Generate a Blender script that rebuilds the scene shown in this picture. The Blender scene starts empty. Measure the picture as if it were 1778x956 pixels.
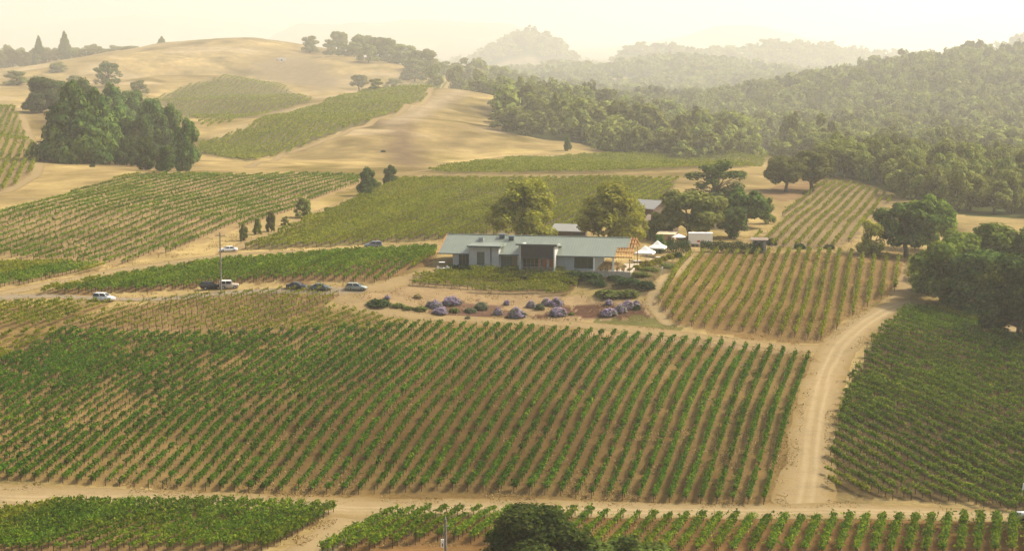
HAZE_DENSITY = 0.00018
EXPOSURE = 0.82
import bpy, math, random
import numpy as np
from mathutils import Vector, Matrix

RNG = np.random.default_rng(7)
random.seed(7)
PI = math.pi
scene = bpy.context.scene
col = scene.collection

# ------------------------------------------------------------------ camera model (photo 1778 x 956)
PW, PH, FPX = 1778.0, 956.0, 3000.0
PITCH = math.atan((478.0 - 90.0) / FPX)
CP, SP = math.cos(PITCH), math.sin(PITCH)

def ray(px, py):
    h = (px - PW / 2) / FPX
    v = (py - PH / 2) / FPX
    return np.array([h, CP - v * SP, -SP - v * CP])

def at_d(px, py, d):
    return ray(px, py) * d

def project(P):
    P = np.atleast_2d(P)
    d = P[:, 1] * CP - P[:, 2] * SP
    d = np.where(np.abs(d) < 1e-6, 1e-6, d)
    up = P[:, 1] * SP + P[:, 2] * CP
    return np.stack([PW / 2 + FPX * P[:, 0] / d, PH / 2 - FPX * up / d, d], 1)

# ------------------------------------------------------------------ noise
def _hash(ix, iy, seed):
    h = (ix.astype(np.int64) * 374761393 + iy.astype(np.int64) * 668265263 + seed * 974711) & 0x7fffffff
    h = ((h ^ (h >> 13)) * 1274126177) & 0x7fffffff
    return ((h ^ (h >> 16)) & 0xffff) / 65535.0

def vnoise(x, y, seed=0):
    x = np.asarray(x, float); y = np.asarray(y, float)
    ix = np.floor(x); iy = np.floor(y)
    fx = x - ix; fy = y - iy
    fx = fx * fx * (3 - 2 * fx); fy = fy * fy * (3 - 2 * fy)
    a = _hash(ix, iy, seed); b = _hash(ix + 1, iy, seed)
    c = _hash(ix, iy + 1, seed); d = _hash(ix + 1, iy + 1, seed)
    return (a * (1 - fx) + b * fx) * (1 - fy) + (c * (1 - fx) + d * fx) * fy

def fbm(x, y, scale, octv=4, seed=0):
    s = 0; a = 1; t = 0; f = 1.0 / scale
    for k in range(octv):
        s = s + a * vnoise(np.asarray(x) * f + 17.3 * k, np.asarray(y) * f - 9.1 * k, seed + k)
        t += a; a *= .5; f *= 2.03
    return s / t          # 0..1

def in_poly(x, y, poly):
    x = np.asarray(x); y = np.asarray(y)
    r = np.zeros(x.shape, bool)
    n = len(poly)
    for i in range(n):
        x0, y0 = poly[i]; x1, y1 = poly[(i + 1) % n]
        if y0 == y1:
            continue
        c = ((y0 > y) != (y1 > y)) & (x < (x1 - x0) * (y - y0) / (y1 - y0) + x0)
        r ^= c
    return r

# ------------------------------------------------------------------ terrain: control points (photo x, photo y, depth)
CTRL = [
 # foreground flat
 (-300,956,232),(0,956,235),(400,956,236),(889,956,236),(1300,956,235),(1778,956,233),(2080,956,230),
 (0,890,254),(450,890,256),(889,890,257),(1400,890,257),(1778,890,257),(2050,890,255),
 (-200,845,264),(0,840,266),(300,852,266),(600,866,265),(889,858,266),(1100,872,264),(1324,882,261),(1440,858,266),(1600,880,261),
 # main knoll
 (85,827,270),(226,714,300),(378,588,345),(300,540,362),(0,600,340),(0,700,305),(-250,700,300),(-250,600,335),
 (924,749,290),(985,662,316),(1030,620,334),(1063,583,352),(640,640,322),(560,740,292),(700,560,358),(760,690,307),
 (1348,784,284),(1369,701,307),(1402,618,340),(1150,760,289),(1190,680,313),(1230,600,345),
 # plateau
 (180,517,370),(0,520,368),(-250,530,362),(500,505,374),(640,500,376),(580,540,364),(830,540,368),(1000,540,368),(1110,540,367),
 (870,510,381),(1010,505,383),(760,470,392),(870,467,394),(1000,474,391),(1098,474,390),(1150,476,388),(720,480,386),
 (820,440,430),(640,430,446),(480,440,432),(250,480,403),(1000,430,440),(1150,440,432),(330,450,424),(100,480,398),
 # block C and right
 (1425,587,352),(1456,440,442),(1441,515,392),(1179,560,360),(1266,436,440),(1220,495,396),(1330,510,394),(1550,500,402),(1560,520,390),
 (1590,538,380),(1778,590,348),(1500,640,332),(1778,880,260),(1700,750,292),(1600,680,316),(1700,560,372),(1980,640,330),(1850,520,400),
 # upper left block
 (200,462,415),(0,450,432),(0,370,505),(190,315,600),(420,305,640),(625,310,650),(300,380,492),(420,405,468),(540,355,548),(-250,440,440),(-300,360,520),(120,400,476),
 # centre block
 (700,312,640),(900,312,640),(1175,312,640),(800,370,520),(600,380,506),(1050,370,520),(500,425,448),
 (900,300,668),(1200,265,790),(900,270,765),(1100,295,680),(1330,290,690),
 # bare hill
 (430,283,700),(340,290,690),(600,302,665),(740,296,680),(650,230,790),(800,150,960),(775,146,962),(880,190,925),(700,185,880),(1050,265,800),(950,235,835),(820,240,790),
 (345,255,765),(500,190,900),(620,165,945),(840,160,955),
 (400,135,1080),(275,170,1000),(545,178,1050),(350,220,890),
 # golden hill
 (390,66,1250),(200,98,1180),(0,165,1000),(500,85,1240),(590,97,1220),(700,118,1190),(780,150,1180),(560,150,1130),(450,120,1190),(250,140,1090),(100,195,920),(330,90,1220),
 (0,122,1240),(60,124,1195),(130,110,1195),(0,132,1180),(100,112,1290),(-150,130,1220),(220,86,1330),
 (60,260,720),(0,330,580),(0,190,850),(0,240,720),(-200,240,740),(150,290,670),(-250,320,620),(-200,180,960),
 # right valley blocks
 (1340,430,452),(1330,345,578),(1450,320,650),(1550,350,590),(1500,400,495),(1420,385,510),
 (1600,370,560),(1778,388,545),(1990,400,540),(1380,325,620),(1700,440,470),
 (1200,258,890),(1150,271,800),(870,218,890),
]
CTRL3 = [  # explicit depth plus ground height (canopy above)
 (1600,96,1200,-13),(1690,99,1210,-14),(1500,111,1170,-20),(1420,121,1140,-25),(1360,136,1110,-30),(1310,172,1070,-40),(1230,225,1010,-52),(1778,100,1230,-15),(1500,200,1000,-47),(1700,200,980,-46),(1600,270,800,-55),(1778,300,760,-55),
 (1960,100,1250,-14),(1960,200,980,-46),(1330,260,880,-54),(1450,290,760,-55),
 (1778,60,1700,6),(1700,95,1700,-14),(1900,40,1700,18),(1650,120,1600,-40),
 (1190,100,1600,-14),(1055,100,1750,-22),(1105,74,1880,3),(1155,104,1850,-24),(1240,108,1850,-24),(1290,104,1850,-22),(1330,76,1880,0),(1375,69,1900,4),(1420,82,1880,-3),(1480,120,1850,-34),(1340,130,1500,-29),(930,50,2000,19),(1020,112,2000,-40),(1015,110,1890,-38),(1035,112,1780,-34),(1160,106,1920,-28),(790,110,2000,-34),(860,75,2000,0),(880,64,2000,6),(985,76,2000,-4),
 (1000,200,1200,-46),(950,130,1600,-28),(1130,165,1300,-44),(1250,180,1250,-52),(1100,130,1500,-30),(880,150,1400,-40),
 (800,200,1060,-42),(600,170,1040,-33),(400,150,1140,-32),(400,60,1450,-30),(600,80,1450,-40),(200,90,1500,-48),(700,100,1500,-35),
 (-200,60,2100,-60),(60,60,1700,-60),(40,110,1370,-20),(-120,120,1350,-22),(150,100,1400,-20),(1400,60,2250,-45),(700,50,2300,-40),(1100,50,2300,-40),(1900,0,2300,-20),(300,50,2300,-60),
]
def DS(d):
    """the nominal depths above, stretched beyond the near fields"""
    return np.interp(d, [0, 660, 800, 1000, 1200, 1500, 2000, 2300, 3000, 4400], [0, 660, 990, 1560, 2350, 3700, 6400, 7300, 13500, 20000])
pts = [at_d(px, py, DS(d)) for px, py, d in CTRL]
for px, py, d, z in CTRL3:
    p = at_d(px, py, DS(d)); p[2] = (z - .5) * DS(d) / d; pts.append(p)
pts = np.array(pts)
for x in (-160, -60, 40, 140):
    pts = np.vstack([pts, [[x, 190, -67.5], [x, 140, -68]]])
XY, ZZ = pts[:, :2] / 100.0, pts[:, 2]
def _U(r2):
    return np.where(r2 > 1e-12, .5 * r2 * np.log(np.maximum(r2, 1e-12)), 0)
n = len(XY)
K = _U(((XY[:, None] - XY[None]) ** 2).sum(-1)) + np.eye(n) * 0.0025
A = np.zeros((n + 3, n + 3)); A[:n, :n] = K
A[:n, n] = 1; A[:n, n + 1:] = XY; A[n, :n] = 1; A[n + 1:, :n] = XY.T
WTS = np.linalg.solve(A, np.concatenate([ZZ, np.zeros(3)]))
def tps(x, y):
    q = np.stack([np.ravel(x), np.ravel(y)], 1) / 100.0
    out = np.empty(len(q))
    for s in range(0, len(q), 40000):
        c = q[s:s + 40000]
        U = _U(((c[:, None] - XY[None]) ** 2).sum(-1))
        out[s:s + 40000] = U @ WTS[:n] + WTS[n] + c @ WTS[n + 1:]
    return out.reshape(np.shape(x))
GX0, GY0, GS = -2680.0, 100.0, 8.0
gx = np.arange(GX0, 2681, GS); gy = np.arange(GY0, 7581, GS)
GZ = tps(*np.meshgrid(gx, gy))            # [iy, ix]

# far ridges, each a ring of hills at its own distance
def _az_profile(pairs, dist):
    hs = [(p[0] - PW / 2) / FPX for p in pairs]
    zs = [-(SP + (p[1] - PH / 2) / FPX * CP) * dist for p in pairs]
    return np.array(hs), np.array(zs)
RIDGES = []
for dist, width, prs in [
    (13500, 1500, [(-400,120),(300,110),(455,78),(480,62),(520,47),(600,40),(700,37),(800,38),(880,42),(930,60),(990,88),(1090,80),(1180,62),(1240,50),(1290,47),(1350,55),(1430,72),(1500,95),(1700,120),(2200,120)]),
    (20000, 2500, [(-500,60),(0,52),(120,38),(250,28),(380,34),(480,52),(650,70),(1000,78),(1250,75),(1420,66),(1500,56),(1580,45),(1680,28),(1778,16),(1900,8),(2200,0)]),
]:
    RIDGES.append((dist, width) + _az_profile(prs, dist))

def ground(x, y):
    x = np.asarray(x, float); y = np.asarray(y, float)
    fx = np.clip((x - GX0) / GS, 0, len(gx) - 1.001); fy = np.clip((y - GY0) / GS, 0, len(gy) - 1.001)
    ix = fx.astype(int); iy = fy.astype(int); u = fx - ix; v = fy - iy
    z = (GZ[iy, ix] * (1 - u) + GZ[iy, ix + 1] * u) * (1 - v) + (GZ[iy + 1, ix] * (1 - u) + GZ[iy + 1, ix + 1] * u) * v
    far = np.clip((y - 6700) / 800, 0, 1); far = far * far * (3 - 2 * far)
    base = z * (1 - far) + far * (-45.0)
    side = np.clip((np.abs(x) / np.maximum(y, 200) - .42) / .12, 0, 1)
    base = base * (1 - side) + side * np.clip(base, -70, -20)
    for dist, width, hs, zs in RIDGES:
        h = x / np.maximum(y, 1)
        top = np.interp(h, hs, zs)
        top = top + (fbm(x, x * 0 + dist, 330, 4, 5) - .5) * 50 + (fbm(x, y, 60, 3, 9) - .5) * 30
        g = np.exp(-((y - dist - (fbm(x, y, 1400, 2, 3) - .5) * 600) / width) ** 2)
        base = np.maximum(base, base * (1 - g) + top * g)
    return base

def hit(px, py, dmin=180.0, dmax=8200.0):
    """Where the sight line through a photo point meets the ground."""
    r = ray(px, py)
    d = np.concatenate([np.arange(dmin, 1000, 1.5), np.arange(1000, dmax, 6)])
    P = r[None] * d[:, None]
    below = P[:, 2] < ground(P[:, 0], P[:, 1])
    k = np.argmax(below)
    if not below.any():
        return P[-1]
    if k == 0:
        return P[0]
    a, b = d[k - 1], d[k]
    for _ in range(14):
        m = .5 * (a + b); p = r * m
        if p[2] < ground(p[0], p[1]): b = m
        else: a = m
    return r * b

def hits(poly, **kw):
    return np.array([hit(*p, **kw) for p in poly])

# ------------------------------------------------------------------ mesh helpers
def mesh_np(name, V, F, mats=None, smooth=False, mi=None):
    """V (n,3), F (m,4) or (m,3) -> mesh"""
    V = np.ascontiguousarray(V, np.float32); F = np.ascontiguousarray(F, np.int32)
    me = bpy.data.meshes.new(name)
    m, k = F.shape
    me.vertices.add(len(V)); me.vertices.foreach_set('co', V.ravel())
    me.loops.add(m * k); me.loops.foreach_set('vertex_index', F.ravel())
    me.polygons.add(m); me.polygons.foreach_set('loop_start', np.arange(0, m * k, k, dtype=np.int32))
    if mi is not None:
        me.polygons.foreach_set('material_index', np.ascontiguousarray(mi, np.int32))
    if smooth:
        me.polygons.foreach_set('use_smooth', np.ones(m, bool))
    me.update(calc_edges=True)
    for x in (mats if isinstance(mats, (list, tuple)) else [mats]):
        if x is not None: me.materials.append(x)
    return me

class MB:
    """collects boxes, bars and lofts; build() links them as one mesh object"""
    def __init__(s): s.v = []; s.f = []; s.m = []
    def quad(s, a, b, c, d, m=0):
        k = len(s.v); s.v += [tuple(a), tuple(b), tuple(c), tuple(d)]; s.f.append((k, k + 1, k + 2, k + 3)); s.m.append(m)
    def poly(s, P, m=0):
        k = len(s.v); s.v += [tuple(p) for p in P]; s.f.append(tuple(range(k, k + len(P)))); s.m.append(m)
    def hexa(s, P, m=0):
        k = len(s.v); s.v += [tuple(p) for p in P]
        for q in ((3, 2, 1, 0), (4, 5, 6, 7), (0, 1, 5, 4), (1, 2, 6, 5), (2, 3, 7, 6), (3, 0, 4, 7)):
            s.f.append(tuple(k + i for i in q)); s.m.append(m)
    def box(s, x0, x1, y0, y1, z0, z1, m=0):
        s.hexa([(x0, y0, z0), (x1, y0, z0), (x1, y1, z0), (x0, y1, z0), (x0, y0, z1), (x1, y0, z1), (x1, y1, z1), (x0, y1, z1)], m)
    def bar(s, a, b, w, h=None, m=0):
        a = Vector(a); b = Vector(b); h = w if h is None else h
        d = (b - a).normalized()
        up = Vector((0, 0, 1)) if abs(d.z) < .95 else Vector((0, 1, 0))
        r = d.cross(up).normalized() * (w / 2); u = r.cross(d).normalized() * (h / 2)
        s.hexa([a - r - u, a + r - u, b + r - u, b - r - u, a - r + u, a + r + u, b + r + u, b - r + u], m)
    def tube(s, P, R, n=8, m=0, cap=True):
        P = [Vector(p) for p in P]; base = len(s.v)
        for i, p in enumerate(P):
            d = (P[min(i + 1, len(P) - 1)] - P[max(i - 1, 0)]).normalized()
            up = Vector((0, 0, 1)) if abs(d.z) < .9 else Vector((1, 0, 0))
            x = d.cross(up).normalized(); y = d.cross(x)
            for k in range(n):
                t = 2 * PI * k / n
                s.v.append(tuple(p + (x * math.cos(t) + y * math.sin(t)) * R[i]))
        for i in range(len(P) - 1):
            for k in range(n):
                a = base + i * n + k; b = base + i * n + (k + 1) % n
                s.f.append((a, b, b + n, a + n)); s.m.append(m)
        if cap:
            s.f.append(tuple(base + k for k in range(n))[::-1]); s.m.append(m)
            s.f.append(tuple(base + (len(P) - 1) * n + k for k in range(n))); s.m.append(m)
    def loft(s, rings, m=0, cap=True):
        base = len(s.v); n = len(rings[0])
        for r in rings: s.v += [tuple(p) for p in r]
        for i in range(len(rings) - 1):
            for k in range(n):
                a = base + i * n + k; b = base + i * n + (k + 1) % n
                s.f.append((a, b, b + n, a + n)); s.m.append(m)
        if cap:
            s.f.append(tuple(base + k for k in range(n))[::-1]); s.m.append(m)
            s.f.append(tuple(base + (len(rings) - 1) * n + k for k in range(n))); s.m.append(m)
    def mesh(s, name, mats, smooth=False):
        me = bpy.data.meshes.new(name)
        me.from_pydata(s.v, [], s.f)
        for x in (mats if isinstance(mats, (list, tuple)) else [mats]): me.materials.append(x)
        me.polygons.foreach_set('material_index', s.m)
        if smooth: me.polygons.foreach_set('use_smooth', [True] * len(s.f))
        me.update()
        return me
    def build(s, name, mats, parent=None, smooth=False, bevel=0):
        o = bpy.data.objects.new(name, s.mesh(name, mats, smooth)); col.objects.link(o)
        if parent: o.parent = parent
        if bevel:
            b = o.modifiers.new('bevel', 'BEVEL'); b.width = bevel; b.segments = 2; b.limit_method = 'ANGLE'
        return o

def link(name, me, parent=None):
    o = bpy.data.objects.new(name, me); col.objects.link(o)
    if parent: o.parent = parent
    return o
def tag(o, label=None, cat=None, group=None, kind=None):
    if label: o['label'] = label
    if cat: o['category'] = cat
    if group: o['group'] = group
    if kind: o['kind'] = kind
    return o
def empty(name, loc=(0, 0, 0), rz=0.0):
    o = bpy.data.objects.new(name, None); col.objects.link(o)
    o.location = loc; o.rotation_euler = (0, 0, rz); o.empty_display_size = .3
    return o
CHILD = {}
def copy_tree(root):
    """a copy of a thing with copies of its parts and sub-parts"""
    r = root.copy(); col.objects.link(r)
    for ch in root.children:
        c = ch.copy(); col.objects.link(c); c.parent = r
        for g in ch.children:
            d = g.copy(); col.objects.link(d); d.parent = c
    return r

def cards(P, size, bias, rng, aspect=.62, spread=1.0):
    """leaf faces: rhombs at P, half length size, normals near bias (n,3) mixed with noise"""
    n = len(P)
    N = bias + rng.normal(size=(n, 3)) * spread
    N /= np.linalg.norm(N, axis=1, keepdims=True) + 1e-9
    T = np.cross(N, rng.normal(size=(n, 3))); T /= np.linalg.norm(T, axis=1, keepdims=True) + 1e-9
    B = np.cross(N, T)
    s = np.broadcast_to(np.asarray(size, float), (n,))[:, None]
    V = np.stack([P - T * s, P - B * s * aspect + N * s * .12, P + T * s, P + B * s * aspect + N * s * .12], 1).reshape(-1, 3)
    F = np.arange(4 * n).reshape(n, 4)
    return V, F
# ------------------------------------------------------------------ relief on the hills
_X, _Y = np.meshgrid(gx, gy)
_w = np.clip((_Y - 640) / 300, 0, 1)
_rg = 1 - np.abs(2 * fbm(_X + 30 * fbm(_X, _Y, 150, 2, 23), _Y * .7, 150, 4, 24) - 1)     # gullies and spurs
GZ += (fbm(_X, _Y, 150, 4, 21) - .5) * 7.0 * _w + (_rg - .78) * 8 * _w + (fbm(_X, _Y, 22, 3, 22) - .5) * .3

# ------------------------------------------------------------------ node helpers
def new_mat(name):
    m = bpy.data.materials.new(name); m.use_nodes = True
    nt = m.node_tree; nt.nodes.clear()
    return m, nt, nt.nodes, nt.links
def out(nt, sh):
    o = nt.nodes.new('ShaderNodeOutputMaterial'); nt.links.new(sh, o.inputs['Surface'])
def noise_node(nt, scale, detail=4, rough=.6, vec=None):
    n = nt.nodes.new('ShaderNodeTexNoise'); n.inputs['Scale'].default_value = scale
    n.inputs['Detail'].default_value = detail; n.inputs['Roughness'].default_value = rough
    if vec is not None: nt.links.new(vec, n.inputs['Vector'])
    return n
def ramp(nt, fac, stops):
    r = nt.nodes.new('ShaderNodeValToRGB'); e = r.color_ramp.elements
    while len(e) < len(stops): e.new(.5)
    for i, (p, c) in enumerate(stops):
        e[i].position = p; e[i].color = (c[0], c[1], c[2], 1)
    nt.links.new(fac, r.inputs['Fac'])
    return r
def math_node(nt, op, a, b=None, clamp=False):
    m = nt.nodes.new('ShaderNodeMath'); m.operation = op; m.use_clamp = clamp
    for i, x in enumerate((a, b)):
        if x is None: continue
        if isinstance(x, (int, float)): m.inputs[i].default_value = x
        else: nt.links.new(x, m.inputs[i])
    return m.outputs[0]
def mixc(nt, fac, a, b, mode='MIX'):
    m = nt.nodes.new('ShaderNodeMix'); m.data_type = 'RGBA'; m.blend_type = mode; m.clamp_factor = True
    for sock, x in ((m.inputs[0], fac), (m.inputs[6], a), (m.inputs[7], b)):
        if isinstance(x, (int, float)): sock.default_value = x
        elif isinstance(x, (tuple, list)): sock.default_value = (x[0], x[1], x[2], 1)
        else: nt.links.new(x, sock)
    return m.outputs[2]

def ground_mat():
    m, nt, N, L = new_mat('ground_material')
    at = N.new('ShaderNodeAttribute'); at.attribute_name = 'Col'
    geo = N.new('ShaderNodeNewGeometry')
    n1 = noise_node(nt, .09, 5, .65, geo.outputs['Position'])
    n2 = noise_node(nt, .9, 4, .7, geo.outputs['Position'])
    n3 = noise_node(nt, 4.0, 3, .7, geo.outputs['Position'])
    s = math_node(nt, 'ADD', math_node(nt, 'MULTIPLY', n1.outputs['Fac'], .55), math_node(nt, 'ADD', math_node(nt, 'MULTIPLY', n2.outputs['Fac'], .6), math_node(nt, 'MULTIPLY', n3.outputs['Fac'], .45)))
    r = ramp(nt, s, [(.50, (.55, .50, .44)), (.72, (.9, .88, .84)), (.84, (1.04, 1.03, 1.0)), (1.0, (1.3, 1.27, 1.2))])
    c = mixc(nt, 1.0, at.outputs['Color'], r.outputs['Color'], 'MULTIPLY')
    b = N.new('ShaderNodeBump'); b.inputs['Strength'].default_value = .55; b.inputs['Distance'].default_value = .35
    L.new(n2.outputs['Fac'], b.inputs['Height'])
    d = N.new('ShaderNodeBsdfDiffuse'); d.inputs['Roughness'].default_value = .6
    L.new(c, d.inputs['Color']); L.new(b.outputs['Normal'], d.inputs['Normal'])
    out(nt, d.outputs[0]); return m

def road_mat(name, base, track, verge):
    m, nt, N, L = new_mat(name)
    au = N.new('ShaderNodeAttribute'); au.attribute_name = 'across'       # -1..1 over the width
    ab = math_node(nt, 'ABSOLUTE', au.outputs['Fac'])
    geo = N.new('ShaderNodeNewGeometry')
    n1 = noise_node(nt, .35, 5, .65, geo.outputs['Position'])
    n2 = noise_node(nt, 2.2, 4, .7, geo.outputs['Position'])
    mx = math_node(nt, 'ADD', math_node(nt, 'MULTIPLY', n1.outputs['Fac'], .6), math_node(nt, 'MULTIPLY', n2.outputs['Fac'], .4))
    c = ramp(nt, mx, [(.3, tuple(x * .74 for x in base)), (.5, base), (.75, tuple(x * 1.16 for x in base))]).outputs['Color']
    tr = N.new('ShaderNodeAttribute'); tr.attribute_name = 'track'
    c = mixc(nt, math_node(nt, 'MULTIPLY', tr.outputs['Fac'], math_node(nt, 'ADD', n1.outputs['Fac'], .15), True), c, track)
    e = math_node(nt, 'ADD', ab, math_node(nt, 'MULTIPLY', math_node(nt, 'SUBTRACT', mx, .5), 2.6))
    ef = math_node(nt, 'MULTIPLY', math_node(nt, 'SUBTRACT', e, .62), 3.0, True)
    c = mixc(nt, ef, c, verge)
    b = N.new('ShaderNodeBump'); b.inputs['Strength'].default_value = .4; b.inputs['Distance'].default_value = .2
    L.new(n2.outputs['Fac'], b.inputs['Height'])
    d = N.new('ShaderNodeBsdfDiffuse'); L.new(c, d.inputs['Color']); L.new(b.outputs['Normal'], d.inputs['Normal'])
    out(nt, d.outputs[0]); return m

def leaf_mat(name, stops, trans=.32, vary=.25, tone_attr=False):
    m, nt, N, L = new_mat(name)
    geo = N.new('ShaderNodeNewGeometry'); oi = N.new('ShaderNodeObjectInfo')
    n1 = noise_node(nt, .33, 3, .6, geo.outputs['Position']); n0 = noise_node(nt, .055, 3, .6, geo.outputs['Position'])
    f = math_node(nt, 'ADD', math_node(nt, 'MULTIPLY', geo.outputs['Random Per Island'], .50), math_node(nt, 'MULTIPLY', n1.outputs['Fac'], .50))
    f = math_node(nt, 'ADD', f, math_node(nt, 'MULTIPLY', math_node(nt, 'SUBTRACT', n0.outputs['Fac'], .5), .42))
    c = ramp(nt, f, stops).outputs['Color']
    if tone_attr:
        a = N.new('ShaderNodeAttribute'); a.attribute_name = 'tone'; tone = a.outputs['Fac']
    else:
        tone = oi.outputs['Random']
    hs = N.new('ShaderNodeHueSaturation')
    L.new(math_node(nt, 'ADD', math_node(nt, 'MULTIPLY', tone, vary * .05), .5 - vary * .032), hs.inputs['Hue'])
    L.new(math_node(nt, 'ADD', math_node(nt, 'MULTIPLY', tone, vary * 1.6), 1 - vary * .8), hs.inputs['Value'])
    L.new(c, hs.inputs['Color'])
    d = N.new('ShaderNodeBsdfDiffuse'); t = N.new('ShaderNodeBsdfTranslucent')
    L.new(hs.outputs[0], d.inputs['Color'])
    L.new(mixc(nt, 1.0, hs.outputs[0], (1.25, 1.2, .7), 'MULTIPLY'), t.inputs['Color'])
    mx = N.new('ShaderNodeMixShader'); mx.inputs[0].default_value = trans
    L.new(d.outputs[0], mx.inputs[1]); L.new(t.outputs[0], mx.inputs[2])
    out(nt, mx.outputs[0]); return m

def plain(name, c, rough=.6, metal=0.0, var=.12, scale=3.0, spec=.3, bump=0.0):
    m, nt, N, L = new_mat(name)
    tc = N.new('ShaderNodeTexCoord')
    n = noise_node(nt, scale, 4, .6, tc.outputs['Object'])
    cc = ramp(nt, n.outputs['Fac'], [(.3, tuple(x * (1 - var) for x in c)), (.7, tuple(min(1, x * (1 + var)) for x in c))]).outputs['Color']
    p = N.new('ShaderNodeBsdfPrincipled'); L.new(cc, p.inputs['Base Color'])
    p.inputs['Roughness'].default_value = rough; p.inputs['Metallic'].default_value = metal
    p.inputs['Specular IOR Level'].default_value = spec
    if bump:
        b = N.new('ShaderNodeBump'); b.inputs['Strength'].default_value = bump; b.inputs['Distance'].default_value = .05
        L.new(n.outputs['Fac'], b.inputs['Height']); L.new(b.outputs['Normal'], p.inputs['Normal'])
    out(nt, p.outputs[0]); return m

def glass_mat(name, c=(.02, .03, .03), rough=.06):
    m, nt, N, L = new_mat(name)
    p = N.new('ShaderNodeBsdfPrincipled'); p.inputs['Base Color'].default_value = (*c, 1)
    p.inputs['Roughness'].default_value = rough; p.inputs['Specular IOR Level'].default_value = .6
    out(nt, p.outputs[0]); return m

# ------------------------------------------------------------------ zones of bare ground, soil and forest floor
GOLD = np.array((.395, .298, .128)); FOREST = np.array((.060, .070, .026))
MAIN_POLY = [(-420,800),(-60,822),(0,832),(300,852),(600,868),(889,868),(1100,878),(1330,888),(1352,842),(1380,735),(1412,618),(1200,594),(1000,570),(740,560),(700,580),(450,580),(250,574),(100,570),(200,526),(0,530),(-420,540)]
B_POLY = [(212,531),(330,517),(470,508),(575,504),(590,512),(560,532),(640,548),(700,560),(690,580),(450,580),(250,574),(105,570)]
C_POLY = [(1140,530),(1179,568),(1290,588),(1430,598),(1462,562),(1500,537),(1545,512),(1582,485),(1585,452),(1560,440),(1380,436),(1250,436),(1200,444),(1170,475)]
D_POLY = [(1572,540),(1640,540),(1700,560),(1778,596),(1990,680),(1990,905),(1778,890),(1640,872),(1500,862),(1436,850),(1438,820),(1455,740),(1480,655),(1530,580)]
P_POLY = [(66,512),(200,482),(330,463),(420,454),(520,448),(640,440),(757,433),(754,454),(690,480),(660,492),(560,488),(420,492),(300,504),(180,510)]
U_POLY = [(-200,420),(0,372),(120,338),(230,306),(330,304),(420,306),(520,304),(628,306),(622,322),(560,345),(480,375),(380,410),(300,436),(200,462),(60,452),(0,446),(-200,450)]
U2_POLY = [(-120,470),(0,462),(100,460),(190,464),(120,480),(0,503),(-120,520)]
CEN_POLY = [(418,434),(480,408),(560,372),(640,336),(700,313),(900,312),(1180,312),(1150,345),(1120,380),(1000,400),(880,408),(770,416),(690,421),(560,430)]
STRIP_POLY = [(742,298),(800,289),(880,278),(1000,272),(1120,268),(1240,262),(1358,262),(1330,280),(1290,292),(1180,294),(1040,301),(900,303),(780,303)]
DIAG_POLY = [(346,250),(424,228),(522,193),(622,165),(700,150),(776,144),(740,170),(640,212),(540,248),(432,280),(345,266)]
HUMP_POLY = [(272,172),(320,150),(380,135),(440,136),(500,155),(545,176),(478,194),(398,215),(352,224),(305,198)]
E_POLY = [(1300,418),(1340,400),(1372,360),(1430,316),(1480,320),(1552,346),(1500,385),(1490,415),(1440,432),(1320,428)]
LEFT_POLY = [(-160,190),(8,185),(42,232),(66,272),(55,300),(20,330),(-160,345)]
BF_POLY = [(712,498),(728,480),(860,473),(1000,476),(1012,488),(985,514),(900,512),(800,506)]
BOT_L = [(-260,905),(60,888),(165,866),(420,884),(582,884),(520,925),(440,960),(-260,965)]
BOT_R = [(690,888),(1100,892),(1500,898),(1850,900),(1850,962),(560,964)]
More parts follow.
